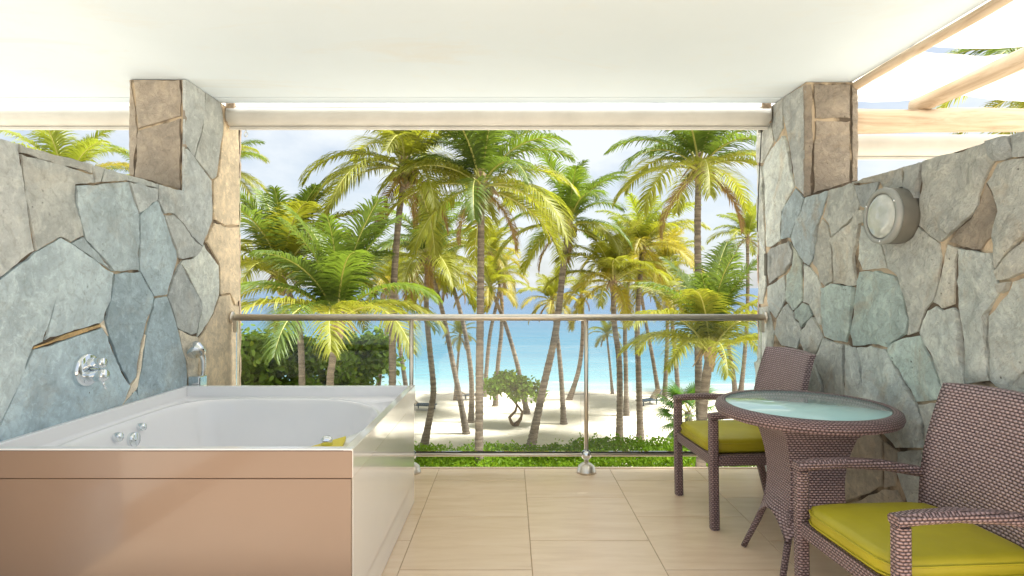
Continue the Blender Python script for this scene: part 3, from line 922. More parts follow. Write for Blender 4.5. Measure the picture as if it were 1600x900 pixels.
cloth(2.04, 6.1, 3.40, 4.02, 2.59, 4, perg)
# translucent awning strip running out from the ceiling's edge above the blinds
aw = empty('awning', (-2.4, 3.87, 2.53), 0, 'narrow white awning strip between the ceiling edge and the rolled-up blinds', 'awning')
cloth(-6.9, 2.05, 3.872, 4.30, 2.575, 6, aw)
# ---------------------------------------------------------------- bathtub
def bathtub():
    x0, x1, y0, y1, H = XL+.004, -.56, 2.05, 3.405, .694
    root = empty('bathtub', ((x0+x1)/2, (y0+y1)/2, 0), 0, 'square white bathtub with shade-toned front panel against the blue-grey stone wall', 'bathtub')
    ox, oy = root.location.x, root.location.y
    def B(name, mat, boxes, bev=.004):
        m = MB()
        for (a, b, c, d, e, f) in boxes: m.box(a-ox, b-ox, c-oy, d-oy, e, f)
        return m.build(name, mat, root, bev)
    lip = .036
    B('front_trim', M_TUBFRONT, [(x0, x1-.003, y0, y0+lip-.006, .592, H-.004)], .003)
    B('front_rim', M_TUB, [(x0, x1-.003, y0+.0025, y0+lip, H-.0035, H+.003)], .003)
    B('side_trim', M_TUBSIDE, [(x1-lip, x1, y0+.004, y1, .592, H+.002)], .003)
    B('back_rim', M_TUB, [(x0, x1-lip-.001, y1-lip, y1-.001, .56, H+.001)], .004)
    B('wall_rim', M_TUB, [(x0, x0+.028, y0+lip+.001, y1-lip-.001, .56, H)], .005)
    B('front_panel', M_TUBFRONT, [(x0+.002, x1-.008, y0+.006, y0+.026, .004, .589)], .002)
    B('side_panel', M_TUBSIDE, [(x1-.028, x1-.006, y0+.027, y1-.002, .004, .589)], .002)
    # deck and basin in one shell
    m = MB(); N = 96; rings = []
    cx, cy = -1.225, 2.735
    dx0, dx1, dy0, dy1 = x0+.028, x1-lip, y0+lip, y1-lip
    def outline(a, k):
        c, s = math.cos(a), math.sin(a)
        ex = 2.15 if c > 0 else 5.0
        A, Bq = (.575, .585) if c > 0 else (.60, .585)
        r = (abs(c/A)**ex + abs(s/Bq)**ex)**(-1/ex)
        return (cx+r*c*k, cy+r*s*k)
    def rect(a, z, g=0.0):
        c, s = math.cos(a), math.sin(a)
        tx = ((dx1-g-cx)/c) if c > 1e-6 else ((dx0+g-cx)/c) if c < -1e-6 else 9
        ty = ((dy1-g-cy)/s) if s > 1e-6 else ((dy0+g-cy)/s) if s < -1e-6 else 9
        r = min(tx, ty)
        return (cx+r*c, cy+r*s, z)
    A = [2*PI*i/N for i in range(N)]
    # force the rectangle's corners into the angle list
    for qx in (dx0, dx1):
        for qy in (dy0, dy1):
            an = math.atan2(qy-cy, qx-cx) % (2*PI)
            i = min(range(N), key=lambda k: abs((A[k]-an+PI) % (2*PI)-PI)); A[i] = an
    rings.append([rect(a, .636) for a in A])
    rings.append([rect(a, .630, .004) for a in A])
    def ring(k, z): return [(*outline(a, k), z) for a in A]
    rings += [ring(1.03, .630), ring(1.012, .633), ring(1.0, .630), ring(.988, .618), ring(.982, .60), ring(.955, .48), ring(.92, .36), ring(.87, .26), ring(.78, .205), ring(.6, .19), ring(.2, .185)]
    rings = [[(x-ox, y-oy, z) for x, y, z in r] for r in rings]
    m.rings(rings, 0, True, False, True)
    me_o = m.build('basin', M_TUB, root)
    # jets on the wall side of the basin
    for px, py, r in ((185, 683, .022), (209, 687, .036), (222, 667, .0195)):
        X = -1.797; d = X*FPX/(px-VX); z = CAMZ+(VY-py)/FPX*d
        b = MB(); b.lathe([(r*.9, -.02), (r, -.012), (r, .008), (r*.85, .014), (0, .015)], (X-ox, d-oy, z), 24, 'X')
        b.build('jet', M_CHROME, root)
    b = MB()
    b.lathe([(.035, 0), (.035, .006), (.0, .009)], (-1.22-ox, 2.72-oy, .187), 20); b.build('drain', M_CHROME, root)
bathtub()
def corner_pad():
    root = empty('corner_pad', (-.72, 2.24, .631), 0, 'small yellow triangular pad with round knob on the bathtub corner', 'pad')
    b = MB(); b.prism([(.03, .185), (.085, -.13), (-.15, -.13)], 0, .018); b.build('pad', M_YELLOW, root, .004)
    b = MB(); b.lathe([(.022, .0), (.022, .03), (.014, .04), (0, .042)], (-.005, .04, .012), 18); b.build('knob', M_CHROME, root)
corner_pad()

# shower valve and hand shower on the left wall
def shower():
    d, z = px_to_wall(131, 578, XL)
    root = empty('shower_valve', (XL, d, z), 0, 'round chrome mixer valve with two knobs on the blue-grey stone wall', 'valve')
    b = MB(); b.lathe([(.074, -.01), (.074, .022), (.066, .028), (0, .029)], (0, 0, 0), 36, 'X'); b.build('plate', M_CHROME, root)
    b = MB(); b.lathe([(.024, .02), (.024, .085), (.021, .09), (0, .091)], (0, .004, .031), 22, 'X'); b.build('knob', M_CHROME, root)
    b = MB(); b.lathe([(.028, .02), (.028, .095), (.024, .101), (0, .102)], (0, 0, -.024), 22, 'X'); k = b.build('knob', M_CHROME, root)
    b = MB(); b.tube([(.082, .0, -.045), (.09, .012, -.088)], .0055, 10); b.build('lever', M_CHROME, k)
    d, z = px_to_wall(300, 594, XL)
    root = empty('hand_shower', (XL, d-.0, z), 0, 'chrome hand shower in its holder at the far corner of the bathtub', 'hand shower')
    b = MB(); b.box(-.004, .07, -.045, .045, -.04, .03); b.build('holder', M_CHROME, root, .008)
    b = MB(); b.tube([(.048, .024, -.01), (.056, .024, .06), (.060, .016, .12), (.056, -.004, .165), (.046, -.03, .19)], [.012, .0135, .0155, .020, .026], 14); b.build('handle', M_CHROME, root)
    b = MB(); rings = []
    q = Vector((.30, -.42, -.86)).normalized(); u = q.cross(Vector((0,0,1))).normalized(); w = q.cross(u)
    for r, h in ((.006, -.062), (.026, -.054), (.042, -.036), (.052, -.008), (.054, .010), (.046, .020)):
        rings.append([Vector((.044, -.038, .178))+q*h+(u*math.cos(2*PI*i/24)+w*1.15*math.sin(2*PI*i/24))*r for i in range(24)])
    b.rings(rings); b.build('spray_head', M_CHROME, root)
shower()

# ---------------------------------------------------------------- wall lamp
def wall_lamp():
    X = XR-.012
    d, z = px_to_wall(1407, 338, XR)
    root = empty('wall_lamp', (X, d, z), 0, 'round grey bulkhead lamp on the right stone wall', 'lamp')
    b = MB(); b.lathe([(.124, .02), (.126, 0), (.126, -.062), (.121, -.076), (.105, -.079), (.100, -.072), (.0, -.070)], (0, 0, 0), 48, 'X'); b.build('housing', M_ALU, root)
    b = MB(); b.lathe([(.101, -.071), (.099, -.078), (.085, -.086), (.055, -.092), (.02, -.094), (0, -.0945)], (0, 0, 0), 40, 'X'); b.build('lens', M_LAMPGLASS, root)
    b = MB(); b.lathe([(.127, -.058), (.129, -.066), (.124, -.081), (.106, -.0835), (.102, -.076), (.106, -.07)], (0, 0, 0), 48, 'X'); b.build('rim', M_RIM, root)
    for a in (30, 150, 270):
        b = MB(); b.lathe([(.005, -.078), (.005, -.086), (0, -.087)], (0, .113*math.cos(R(a)), .113*math.sin(R(a))), 10, 'X'); b.build('screw', M_CHROME, root)
wall_lamp()

# ---------------------------------------------------------------- wicker chairs and table
def wick_obj(mb, name, parent, mat=None, bevel=0.0):
    o = mb.build(name, mat or M_WICK2, parent, bevel)
    box_uv(o.data)
    return o
def make_chair(loc, rz, label):
    root = empty('wicker_armchair', loc, rz, label, 'armchair', 'wicker armchairs')
    W = .255
    for s in (-1, 1):
        # front post runs up and turns into the arm
        m = MB(); m.sweep([(-.262, s*W, .004), (-.268, s*W, .3), (-.27, s*W, .575)], .046, .046, side=(0, 1, 0), bev=.22); wick_obj(m, 'leg', root)
        a = [(-.292, s*W, .592), (-.22, s*W, .600), (-.1, s*W, .604), (.05, s*W, .592), (.2, s*W*.99, .565)]
        m = MB(); m.sweep(a, .050, .036, side=(0, 1, 0), bev=.3); wick_obj(m, 'armrest', root)
        m = MB(); m.sweep([(.19, s*.225, .40), (.225, s*.228, .25), (.29, s*.232, .004)], .040, .040, side=(0, 1, 0), bev=.25); wick_obj(m, 'leg', root)
        m = MB(); m.box(-.246, .20, s*W-.018, s*W+.018, .335, .392); wick_obj(m, 'seat_rail', root, None, .006)
        m = MB(); m.box(-.275, -.249, s*W-.016, s*W+.016, -.0, .006); m.build('foot_cap', M_DARK, root)
    m = MB(); m.box(-.285, -.25, -W+.024, W-.024, .335, .392); wick_obj(m, 'seat_rail', root, None, .006)
    m = MB(); m.box(-.249, .20, -W+.019, W-.019, .372, .388); wick_obj(m, 'seat_deck', root)
    # cushion
    m = MB(); rings = []
    for k, z in ((.965, .390), (1.0, .402), (1.0, .440), (.975, .458), (.90, .466), (.5, .470)):
        ring = []
        for i in range(40):
            a = 2*PI*i/40; c, q = math.cos(a), math.sin(a); e = 9
            r = (abs(c)**e+abs(q)**e)**(-1/e)
            ring.append((-.035+.245*k*r*c, (.228*k)*r*q, z))
        rings.append(ring)
    m.rings(rings); cu = m.build('cushion', M_CUSH, root)
    for zz in (.404, .440):
        m = MB(); pts = [(-.035+.2465*r*c, .2295*r*q, zz) for c, q, r in [(math.cos(a), math.sin(a), (abs(math.cos(a))**9+abs(math.sin(a))**9)**(-1/9)) for a in [2*PI*i/48 for i in range(49)]]]
        m.tube(pts, .0035, 6); m.build('piping', M_CUSH, cu)
    # backrest: a leaning, slightly dished panel
    m = MB(); nz, ny = 14, 12
    F, Bk = [], []
    for i in range(nz+1):
        s = i/nz; z = .36+.56*s
        x = .195 + .10*s + .022*math.sin(PI*s)*-1
        for j in range(ny+1):
            q = j/ny*2-1
            w = .232 + .012*math.sin(PI*min(1, s*1.1)) 
            xx = x + .018*(1-q*q)
            zz = z - (.012*q*q if i == nz else 0)
            F.append((xx-.016, q*w, zz)); Bk.append((xx+.016, q*w, zz))
    n1 = len(F); m.v = F+Bk; st = ny+1
    for i in range(nz):
        for j in range(ny):
            a = i*st+j
            m.face((a, a+1, a+st+1, a+st), 0, True); m.face((n1+a, n1+a+st, n1+a+st+1, n1+a+1), 0, True)
    for i in range(nz):
        for j in (0, ny):
            a = i*st+j; m.face((a, a+st, n1+a+st, n1+a))
    for j in range(ny):
        for i in (0, nz):
            a = i*st+j; m.face((a, a+1, n1+a+1, n1+a))
    wick_obj(m, 'backrest', root, M_WICK)
    return root
make_chair((1.318, 3.303, 0), R(4.3), 'wicker armchair with olive cushion beside the glass balustrade, behind the table')
make_chair((1.392, 1.952, 0), R(3.8), 'wicker armchair with olive cushion in front of the table, nearest the camera')

def table():
    cx, cy = 1.345, 2.635
    root = empty('wicker_table', (cx, cy, 0), 0, 'round brown wicker table with teal glass top between the armchairs', 'table')
    m = MB(); m.lathe([(.335, .725), (.340, .741), (.362, .743), (.380, .732), (.386, .712), (.378, .692), (.355, .684), (.2, .686)], n=72)
    o = m.build('rim', M_WICK2, root); cyl_uv(o.data, 0, 0, .38)
    m = MB(); m.lathe([(.0, .730), (.337, .730), (.339, .735), (.336, .7405), (.0, .7405)], n=72); m.build('glass_top', M_TEAL, root)
    def hw(z):
        s = (z-.16)/.53
        return .118 + .20*(s-.45)**2 + (.02 if s > .9 else 0)
    zs = [.685-.525*i/16 for i in range(17)]
    for k in range(4):
        m = MB(); nq = 10
        for z in zs:
            for j in range(nq+1):
                q = j/nq*2-1
                w = hw(z); zz = z
                if z < .33: zz = z + (.10*(1-q*q))*((.33-z)/.17)
                m.v.append((q*w, -w, zz))
        st = nq+1; n1 = len(m.v)
        for z in zs:
            for j in range(st):
                p = m.v[zs.index(z)*st+j]; m.v.append((p[0]*.97, p[1]+.012, p[2]))
        for i in range(16):
            for j in range(nq):
                a = i*st+j; m.face((a, a+1, a+st+1, a+st), 0, True); m.face((n1+a, n1+a+st, n1+a+st+1, n1+a+1), 0, True)
        for j in range(nq):
            a = 16*st+j; m.face((a, a+1, n1+a+1, n1+a))
        o = wick_obj(m, 'pedestal_panel', root, M_WICK); o.rotation_euler.z = k*PI/2
        b = MB(); b.lathe([(.007, 0), (.007, -.004), (0, -.005)], (-.0, -hw(.30)-.001, .30), 10, 'Y')
        b.build('screw', M_CHROME, o)
    for sx in (-1, 1):
        for sy in (-1, 1):
            m = MB(); pts = []
            for z in (.30, .22, .16, .08, .004):
                w = hw(max(z, .16)) - .012 + max(0, .16-z)*.32
                pts.append((sx*w, sy*w, z))
            m.tube(pts, [.014, .014, .015, .014, .0135], 10)
            wick_obj(m, 'leg', root)
table()

# ---------------------------------------------------------------- coconut palms
def frond_mesh(name, e0, e1, seed, L=3.0, nleaf=72, ragged=0.1):
    rnd = random.Random(seed)
    m = MB(); S = 26
    pos = [Vector((0, 0, 0))]; tan = []
    bend = rnd.uniform(-.25, .25)
    for i in range(S):
        s = i/S; e = R(e0+(e1-e0)*s**1.15); az = bend*s*s
        tn = Vector((math.cos(e)*math.cos(az), math.cos(e)*math.sin(az), math.sin(e)))
        tan.append(tn); pos.append(pos[-1]+tn*(L/S))
    tan.append(tan[-1])
    m.tube(pos[::2], [.030*(1-.9*i/13)*L/3+.003 for i in range(14)], 5, 1)
    def sample(s):
        f = s*S; i = min(S-1, int(f)); return pos[i].lerp(pos[i+1], f-i), tan[i]
    for sd in (-1, 1):
        for k in range(nleaf):
            s = .13+.87*(k+rnd.uniform(-.3, .3))/nleaf
            s = min(.995, s)
            if rnd.random() < ragged*.5: continue
            p, T = sample(s)
            side = T.cross(Vector((0, 0, 1)))
            if side.length < .1: side = Vector((0, 1, 0))
            side = side.normalized()*-sd
            N = side.cross(T)*(1 if sd < 0 else -1)
            if N.z < 0: N = -N
            u = (s-.13)/.87
            ll = (.84*(math.sin(PI*(.16+.80*u))**.75)*rnd.uniform(.85, 1.12)+.05)*L/3
            fw = .45+.75*u
            d = (T*fw + side*(1.0-.25*u) + N*.30).normalized()
            d = (d+Vector((rnd.uniform(-.09, .09), rnd.uniform(-.09, .09), rnd.uniform(-.09, .09)))).normalized()
            g = rnd.uniform(.34, .60)
            w0 = .0165*L/3
            b = len(m.v); q = p.copy()
            for seg in range(4):
                wv = (T-d*T.dot(d))
                wv = wv.normalized() if wv.length > .05 else N
                ww = w0*(1, 1.15, .8, 0)[seg]
                if seg < 3: m.v += [tuple(q-wv*ww), tuple(q+wv*ww)]
                else: m.v.append(tuple(q))
                q = q+d*(ll/3)
                d = (d+Vector((0, 0, -g))).normalized()
            m.face((b, b+1, b+3, b+2)); m.face((b+2, b+3, b+5, b+4)); m.face((b+4, b+5, b+6))
    return m.mesh(name, [M_FROND, M_RACHIS])
M_NUT = simple('coconut_husk', (0.20, 0.17, 0.04), 0.5, var=0.4, nscale=9)
nb_ = MB(); nb_.lathe([(0, -.13), (.06, -.11), (.10, -.04), (.105, .02), (.075, .09), (.03, .125), (0, .13)], n=12); NUT = nb_.mesh('coconut', M_NUT)
KINDS = [(82, 40), (70, -2), (54, -34), (34, -56), (12, -70), (-14, -80)]
FRONDS = [[frond_mesh('frond', e0, e1, 10*i+j) for j in range(3)] for i, (e0, e1) in enumerate(KINDS)]

GREENF = (0.135, 0.195, 0.035); YGREEN = (0.265, 0.275, 0.036); GOLD = (0.32, 0.275, 0.035); LIME = (0.25, 0.29, 0.04)
def palm(label, d, pts, L, n, cols, rad=.125, seed=0, droop=0.0, wind=0.0, boot=True, dead=2, nuts=0, kmax=5):
    rnd = random.Random(seed*7+3)
    P = [at(px, py, d) for px, py in pts]
    P[0].z = SAND_Z-.08
    base = P[0].copy()
    root = empty('coconut_palm', base, 0, label, 'palm tree', 'coconut palms on the beach')
    # smooth trunk curve
    Q = []
    for i in range(len(P)-1):
        p0, p1, p2, p3 = P[max(0, i-1)], P[i], P[i+1], P[min(len(P)-1, i+2)]
        for k in range(8):
            s = k/8
            Q.append(0.5*((2*p1)+(p2-p0)*s+(2*p0-5*p1+4*p2-p3)*s*s+(3*p1-p0-3*p2+p3)*s**3))
    Q.append(P[-1])
    length = sum((Q[i+1]-Q[i]).length for i in range(len(Q)-1))
    step = .085; pts_, acc, i = [Q[0]-base], 0.0, 0
    cur = Q[0].copy()
    for a, b in zip(Q, Q[1:]):
        seg = (b-a).length; x = step-acc
        while x < seg:
            pts_.append(a.lerp(b, x/seg)-base); x += step
        acc = seg-(x-step)
    nn = len(pts_)
    rr = []
    for k in range(nn):
        s = k/nn
        r = rad*(1.0-.28*s) + rad*.55*math.exp(-s*length/.5)
        rr.append(r*(1.045 if k % 2 else .955)*(1+.04*rnd.uniform(-1, 1)))
    m = MB(); m.tube(pts_, rr, 9); m.build('trunk', M_BARK, root)
    top = P[-1]-base
    if boot:
        m = MB(); k = L/3
        rings = []
        for z, r in ((-.50, .09), (-.36, .125), (-.18, .15), (0, .17), (.2, .13), (.42, .06)):
            rings.append([(top.x+r*k*math.cos(a)*(1+.25*rnd.uniform(-1, 1)), top.y+r*k*math.sin(a)*(1+.25*rnd.uniform(-1, 1)), top.z+z*k+rnd.uniform(-.05, .05)) for a in [2*PI*q/11 for q in range(11)]])
        m.rings(rings, 0, False)
        for q in range(7):
            a = rnd.uniform(0, 6.28); l = rnd.uniform(.3, .6)*k
            dx, dy = math.cos(a), math.sin(a)
            m.tube([top+Vector((dx*.12*k, dy*.12*k, -.05)), top+Vector((dx*.25*k, dy*.25*k, .02)), top+Vector((dx*(.25*k+l*.6), dy*(.25*k+l*.6), -.1-l*.5))], [.035*k, .028*k, .012*k], 5)
        m.build('crown_base', M_BOOT, root)
    az = rnd.uniform(0, 6.28)
    n = int(n*1.2)
    for k in range(n):
        az += 2.39996
        s = (k+.5)/n                      # 0 young and upright ... 1 old and hanging
        ki = s*5.4 + rnd.uniform(-.5, .5) + droop
        ki = max(0, min(kmax, int(ki)))
        me = FRONDS[ki][rnd.randrange(3)]
        o = link('frond', me, root)
        o.location = top + Vector((math.cos(az)*.06, math.sin(az)*.06, .12-.2*s))*(L/3)
        a = az
        if wind: a = az + wind*math.sin(az)      # fronds lean round to the left
        o.rotation_euler = (rnd.uniform(-.15, .15), rnd.uniform(-.08, .08), a)
        sc_ = L/3*rnd.uniform(.86, 1.1)*(1-.25*max(0, .25-s)/.25)
        o.scale = (sc_, sc_, sc_)
        c = cols[min(len(cols)-1, int(s*len(cols)*.999+rnd.uniform(-.35, .35)))] if len(cols) > 1 else cols[0]
        f = rnd.uniform(.82, 1.18)
        o.color = (c[0]*f, c[1]*f, c[2], 1)
    if dead:
        for k in range(dead):
            a = rnd.uniform(0, 6.28); o = link('dead_frond', FRONDS[5][k % 3], root)
            o.location = top+Vector((0, 0, -.12))*(L/3); o.rotation_euler = (rnd.uniform(-.3, .3), .25, a)
            sc_ = L/3*rnd.uniform(.5, .75); o.scale = (sc_, sc_*.6, sc_)
            o.color = (.30, .19, .09, 1)
    for k in range(nuts):
        a = k*2.4; o = link('coconut', NUT, root)
        o.location = top+Vector((math.cos(a)*.24, math.sin(a)*.24, -.16-.09*(k % 3)))*(L/3)
        o.scale = (L/3,)*3; o.rotation_euler = (rnd.uniform(-.4, .4), rnd.uniform(-.4, .4), 0)
    return root

CG = [GREENF, GREENF, YGREEN]; CY = [YGREEN, YGREEN, GOLD]; CM = [GREENF, YGREEN, YGREEN]; CL = [LIME, YGREEN, GOLD]
PALMS = [
 ('tall straight palm with a thick crown rising at the centre of the view', 15, [(748,810),(749,600),(751,440),(752,290)], 3.0, 22, CG, .118),
 ('tall palm with long left-sweeping fronds, left of the central straight palm', 16, [(612,787),(613,600),(614,470),(622,350),(633,262)], 3.2, 22, CM, .115),
 ('palm whose pale trunk leans strongly right, just left of the steel post', 21.3, [(828,703),(848,610),(868,520),(880,420),(888,352)], 2.9, 22, CG, .15),
 ('tall palm with brown crown base at upper right, fronds sweeping left', 17, [(1099,768),(1092,600),(1091,450),(1090,350),(1092,262)], 3.1, 20, CG, .125),
 ('short thick near palm right of the balustrade post, behind the far armchair', 11.5, [(1090,919),(1096,700),(1100,620),(1110,548)], 2.15, 20, CM, .115),
 ('near palm with big arching fronds just above the handrail at left', 12.5, [(512,882),(515,620),(520,560),(527,500)], 2.7, 22, CG, .10),
 ('bushy palm at far left beside the sandy pillar edge', 15, [(470,810),(472,600),(465,500),(440,432)], 2.75, 24, CM, .10),
 ('palm with S-curved trunk standing right of the bathtub corner', 21.9, [(662,697),(674,637),(677,604),(671,542),(666,480),(668,400)], 2.9, 22, CG, .125),
 ('palm with trunk leaning left between the S-curved palm and central palm', 23.8, [(729,677),(720,630),(706,560),(692,490),(675,428)], 2.4, 16, CM, .12),
 ('palm with slim trunk directly left of the central straight palm', 25.8, [(736,659),(737,604),(733,558),(722,498),(702,430)], 2.2, 14, CY, .12),
 ('small yellow palm far off with its crown just under the handrail, left of centre', 31, [(711,624),(714,580),(719,524)], 1.35, 14, [YGREEN, GOLD], .08),
 ('thin far palm leaning right, just right of the central palm', 32, [(757,619),(760,580),(766,520),(777,470),(784,425)], 2.2, 16, CY, .12),
 ('far palm right of the central palm with crown leaning left', 29.3, [(774,634),(778,570),(784,510),(782,450),(766,398)], 2.4, 18, CY, .12),
 ('palm with trunk leaning left, behind the small sea grape tree', 27.5, [(824,646),(814,598),(806,561),(788,502),(766,450)], 2.1, 16, CY, .12),
 ('low palm with crown at the handrail, right of the leaning pale trunk', 25.5, [(881,662),(877,590),(870,520),(862,470)], 1.75, 18, CY, .115),
 ('far palm with trunk curving right behind the steel post', 31, [(889,624),(905,575),(911,511),(908,462)], 1.6, 14, [YGREEN, GOLD], .13),
 ('yellowish palm with sturdy trunk, first right of the steel post', 21.8, [(968,698),(968,573),(960,505),(958,440)], 2.5, 22, CY, .13),
 ('palm with thin straight trunk close behind the yellowish sturdy one', 27, [(979,650),(978,580),(977,505),(985,410)], 2.6, 18, CM, .115),
 ('golden palm with straight trunk, between steel post and beach lounger', 22.8, [(1001,687),(998,590),(996,502),(1004,385)], 2.8, 22, CL, .125),
 ('far palm with trunk leaning left just above the raised beach lounger', 32, [(1030,619),(1019,555),(1009,503),(1000,445)], 2.2, 16, CY, .115),
 ('far palm with upright trunk right beside the raised beach lounger', 30.7, [(1038,626),(1041,570),(1043,505),(1040,412)], 2.7, 18, [GOLD, YGREEN, GOLD], .12),
 ('far palm with trunk rising behind the fan palm', 29, [(1060,636),(1058,590),(1051,510),(1045,455)], 2.3, 16, CY, .12),
 ('far palm with thin trunk leaning left, right of the short thick palm', 33, [(1149,614),(1145,580),(1138,540),(1130,480)], 2.2, 16, CM, .12),
 ('far palm at the right edge of the view beside the right pillar', 33, [(1157,614),(1163,560),(1168,480),(1168,372)], 2.6, 18, [LIME, LIME, YGREEN], .12),
 ('far palm trunk leaning right behind the far end of the bathtub', 30, [(587,630),(597,560),(606,505),(612,440)], 2.3, 16, CM, .13),
 ('far palm with trunk leaning left beside the handrail post above the bathtub', 28, [(640,643),(632,590),(621,520),(606,440)], 2.3, 16, CY, .12),
 ('tiny far yellow palm under the handrail right of the steel post', 33, [(957,614),(953,570),(948,523)], 1.35, 14, [YGREEN, GOLD], .075),
 ('palm half hidden by the left pillar, its fronds showing at the pillar edge', 17, [(330,768),(336,500),(338,268)], 1.75, 18, CM, .12),
 ('bright yellow-green palm seen above the left stone wall', 14, [(105,836),(105,600),(104,290)], 1.9, 11, [LIME, LIME, GOLD], .12),
 ('palm frond tips showing beside the left pillar above the stone wall', 18, [(222,750),(222,500),(222,275)], 1.25, 12, CG, .12),
 ('palm whose fronds show through the gaps of the pergola cloth', 11, [(1668,940),(1660,600),(1652,120)], 2.4, 22, [LIME, GREENF, YGREEN], .12),
]
DROOP = {4: -0.6, 5: -0.8, 6: -0.6, 28: -1.6}
for i, p in enumerate(PALMS):
    palm(p[0], p[1], p[2], p[3]*(1.03 if p[1] < 22 else 0.92), p[4], p[5], p[6], seed=i+1, droop=DROOP.get(i, 0.0), nuts=7 if i in (0, 1, 2, 3, 7) else 0, kmax=3 if i in (4, 5, 6) else 5, dead=0 if i in (4, 5, 6) else 2+(i % 2))

# ---------------------------------------------------------------- broad-leaved plants
def leaf_cloud(m, blobs, n, size, rnd, shell=.55, up=.4):
    """n small leaves in clumps through the given ellipsoids (centre, radii)."""
    vol = [b[1][0]*b[1][1]*b[1][2] for b in blobs]; tot = sum(vol)
    for (c, r), v in zip(blobs, vol):
        k = int(n*v/tot)
        clumps = []
        for _ in range(max(3, k//14)):
            while True:
                q = Vector((rnd.uniform(-1, 1), rnd.uniform(-1, 1), rnd.uniform(-1, 1)))
                if shell < q.length < 1: break
            clumps.append(q)
        for _ in range(k):
            q = clumps[rnd.randrange(len(clumps))]
            off = Vector((rnd.gauss(0, 1), rnd.gauss(0, 1), rnd.gauss(0, 1)))*size*1.3
            p = Vector((c[0]+q.x*r[0], c[1]+q.y*r[1], c[2]+q.z*r[2]))+off
            nrm = (q+Vector((rnd.uniform(-1, 1), rnd.uniform(-1, 1), rnd.uniform(-.6, 1)+up))).normalized()
            u = nrm.cross(Vector((rnd.uniform(-1, 1), rnd.uniform(-1, 1), .3))).normalized(); w = nrm.cross(u)
            s = size*rnd.uniform(.6, 1.2); b = len(m.v)
            m.v += [tuple(p-u*s), tuple(p-u*s*.3+w*s*.62), tuple(p+u*s*.55+w*s*.5), tuple(p+u*s), tuple(p+u*s*.55-w*s*.5), tuple(p-u*s*.3-w*s*.62)]
            m.face((b, b+1, b+2, b+3, b+4, b+5))

def sea_grape(label, pos, h, blobs, n, size, seed, stems, col=(0.16, 0.25, 0.035)):
    rnd = random.Random(seed)
    root = empty('sea_grape_tree', pos, 0, label, 'tree', 'sea grape trees')
    m = MB()
    for pts, r0 in stems:
        m.tube([Vector(p) for p in pts], [r0*(1-.6*i/(len(pts)-1)) for i in range(len(pts))], 8)
    m.build('trunk', M_TWIG, root)
    m = MB(); leaf_cloud(m, blobs, n, size, rnd)
    o = m.build('crown', M_LEAF, root, fixn=False); o.color = (*col, 1)
    return root
for lab, px, d, w, ht, sd in (('dark green broad-leaved tree at far left behind the bathtub', 398, 17.5, 1.7, 4.95, 3),
                              ('dark green broad-leaved tree behind the bathtub, between two near palm trunks', 482, 17.9, 1.6, 4.8, 6),
                              ('dark green broad-leaved tree behind the bathtub, left of the sea', 556, 18.5, 1.35, 4.95, 4)):
    p = at(px, 450, d); p.z = SAND_Z
    rnd = random.Random(sd)
    blobs = []
    for k in range(34):
        a = rnd.uniform(0, 6.28); q = rnd.uniform(.1, .95)*w; z = rnd.uniform(.35, .9)*ht
        blobs.append(((math.cos(a)*q, math.sin(a)*q, z), (rnd.uniform(.3, .65), rnd.uniform(.3, .65), rnd.uniform(.25, .5))))
    stems = [([(0, 0, 0), (.1, 0, 1.2), (rnd.uniform(-.3, .3), .1, 2.6), (rnd.uniform(-.5, .5), .1, 4.0)], .13),
             ([(.1, 0, 0), (.5, .1, 1.5), (.8, 0, 3.2)], .09), ([(-.1, 0, 0), (-.5, -.1, 1.6), (-.9, 0, 3.4)], .09)]
    sea_grape(lab, p, ht, blobs, 9000, .10, sd, stems)
p = at(806, 450, 25.1); p.z = SAND_Z
k = 25.1/FPX
sea_grape('small sea grape tree with twisted trunk on the sand', p, 2.3,
          [((-.80, 0, 1.85), (.62, .5, .26)), ((-.25, .1, 2.0), (.65, .6, .24)), ((.4, -.1, 1.75), (.62, .5, .24)), ((1.0, .1, 1.42), (.42, .4, .22)), ((.1, -.2, 1.6), (.5, .5, .3)), ((-.95, 0, 1.6), (.35, .3, .25))],
          2600, .095, 9,
          [([(0, 0, -.05), (-.18, 0, .12), (-.28, .05, .35), (-.02, .05, .62), (.05, .0, .9), (-.25, 0, 1.3), (-.5, .0, 1.75)], .085),
           ([(.02, 0, -.05), (.22, 0, .3), (.28, 0, .6), (.02, .05, .95), (.1, 0, 1.3), (.4, 0, 1.7)], .07),
           ([(-.1, 0, .05), (.1, 0, .22), (.3, .02, .52)], .05)], (0.19, 0.34, 0.03))

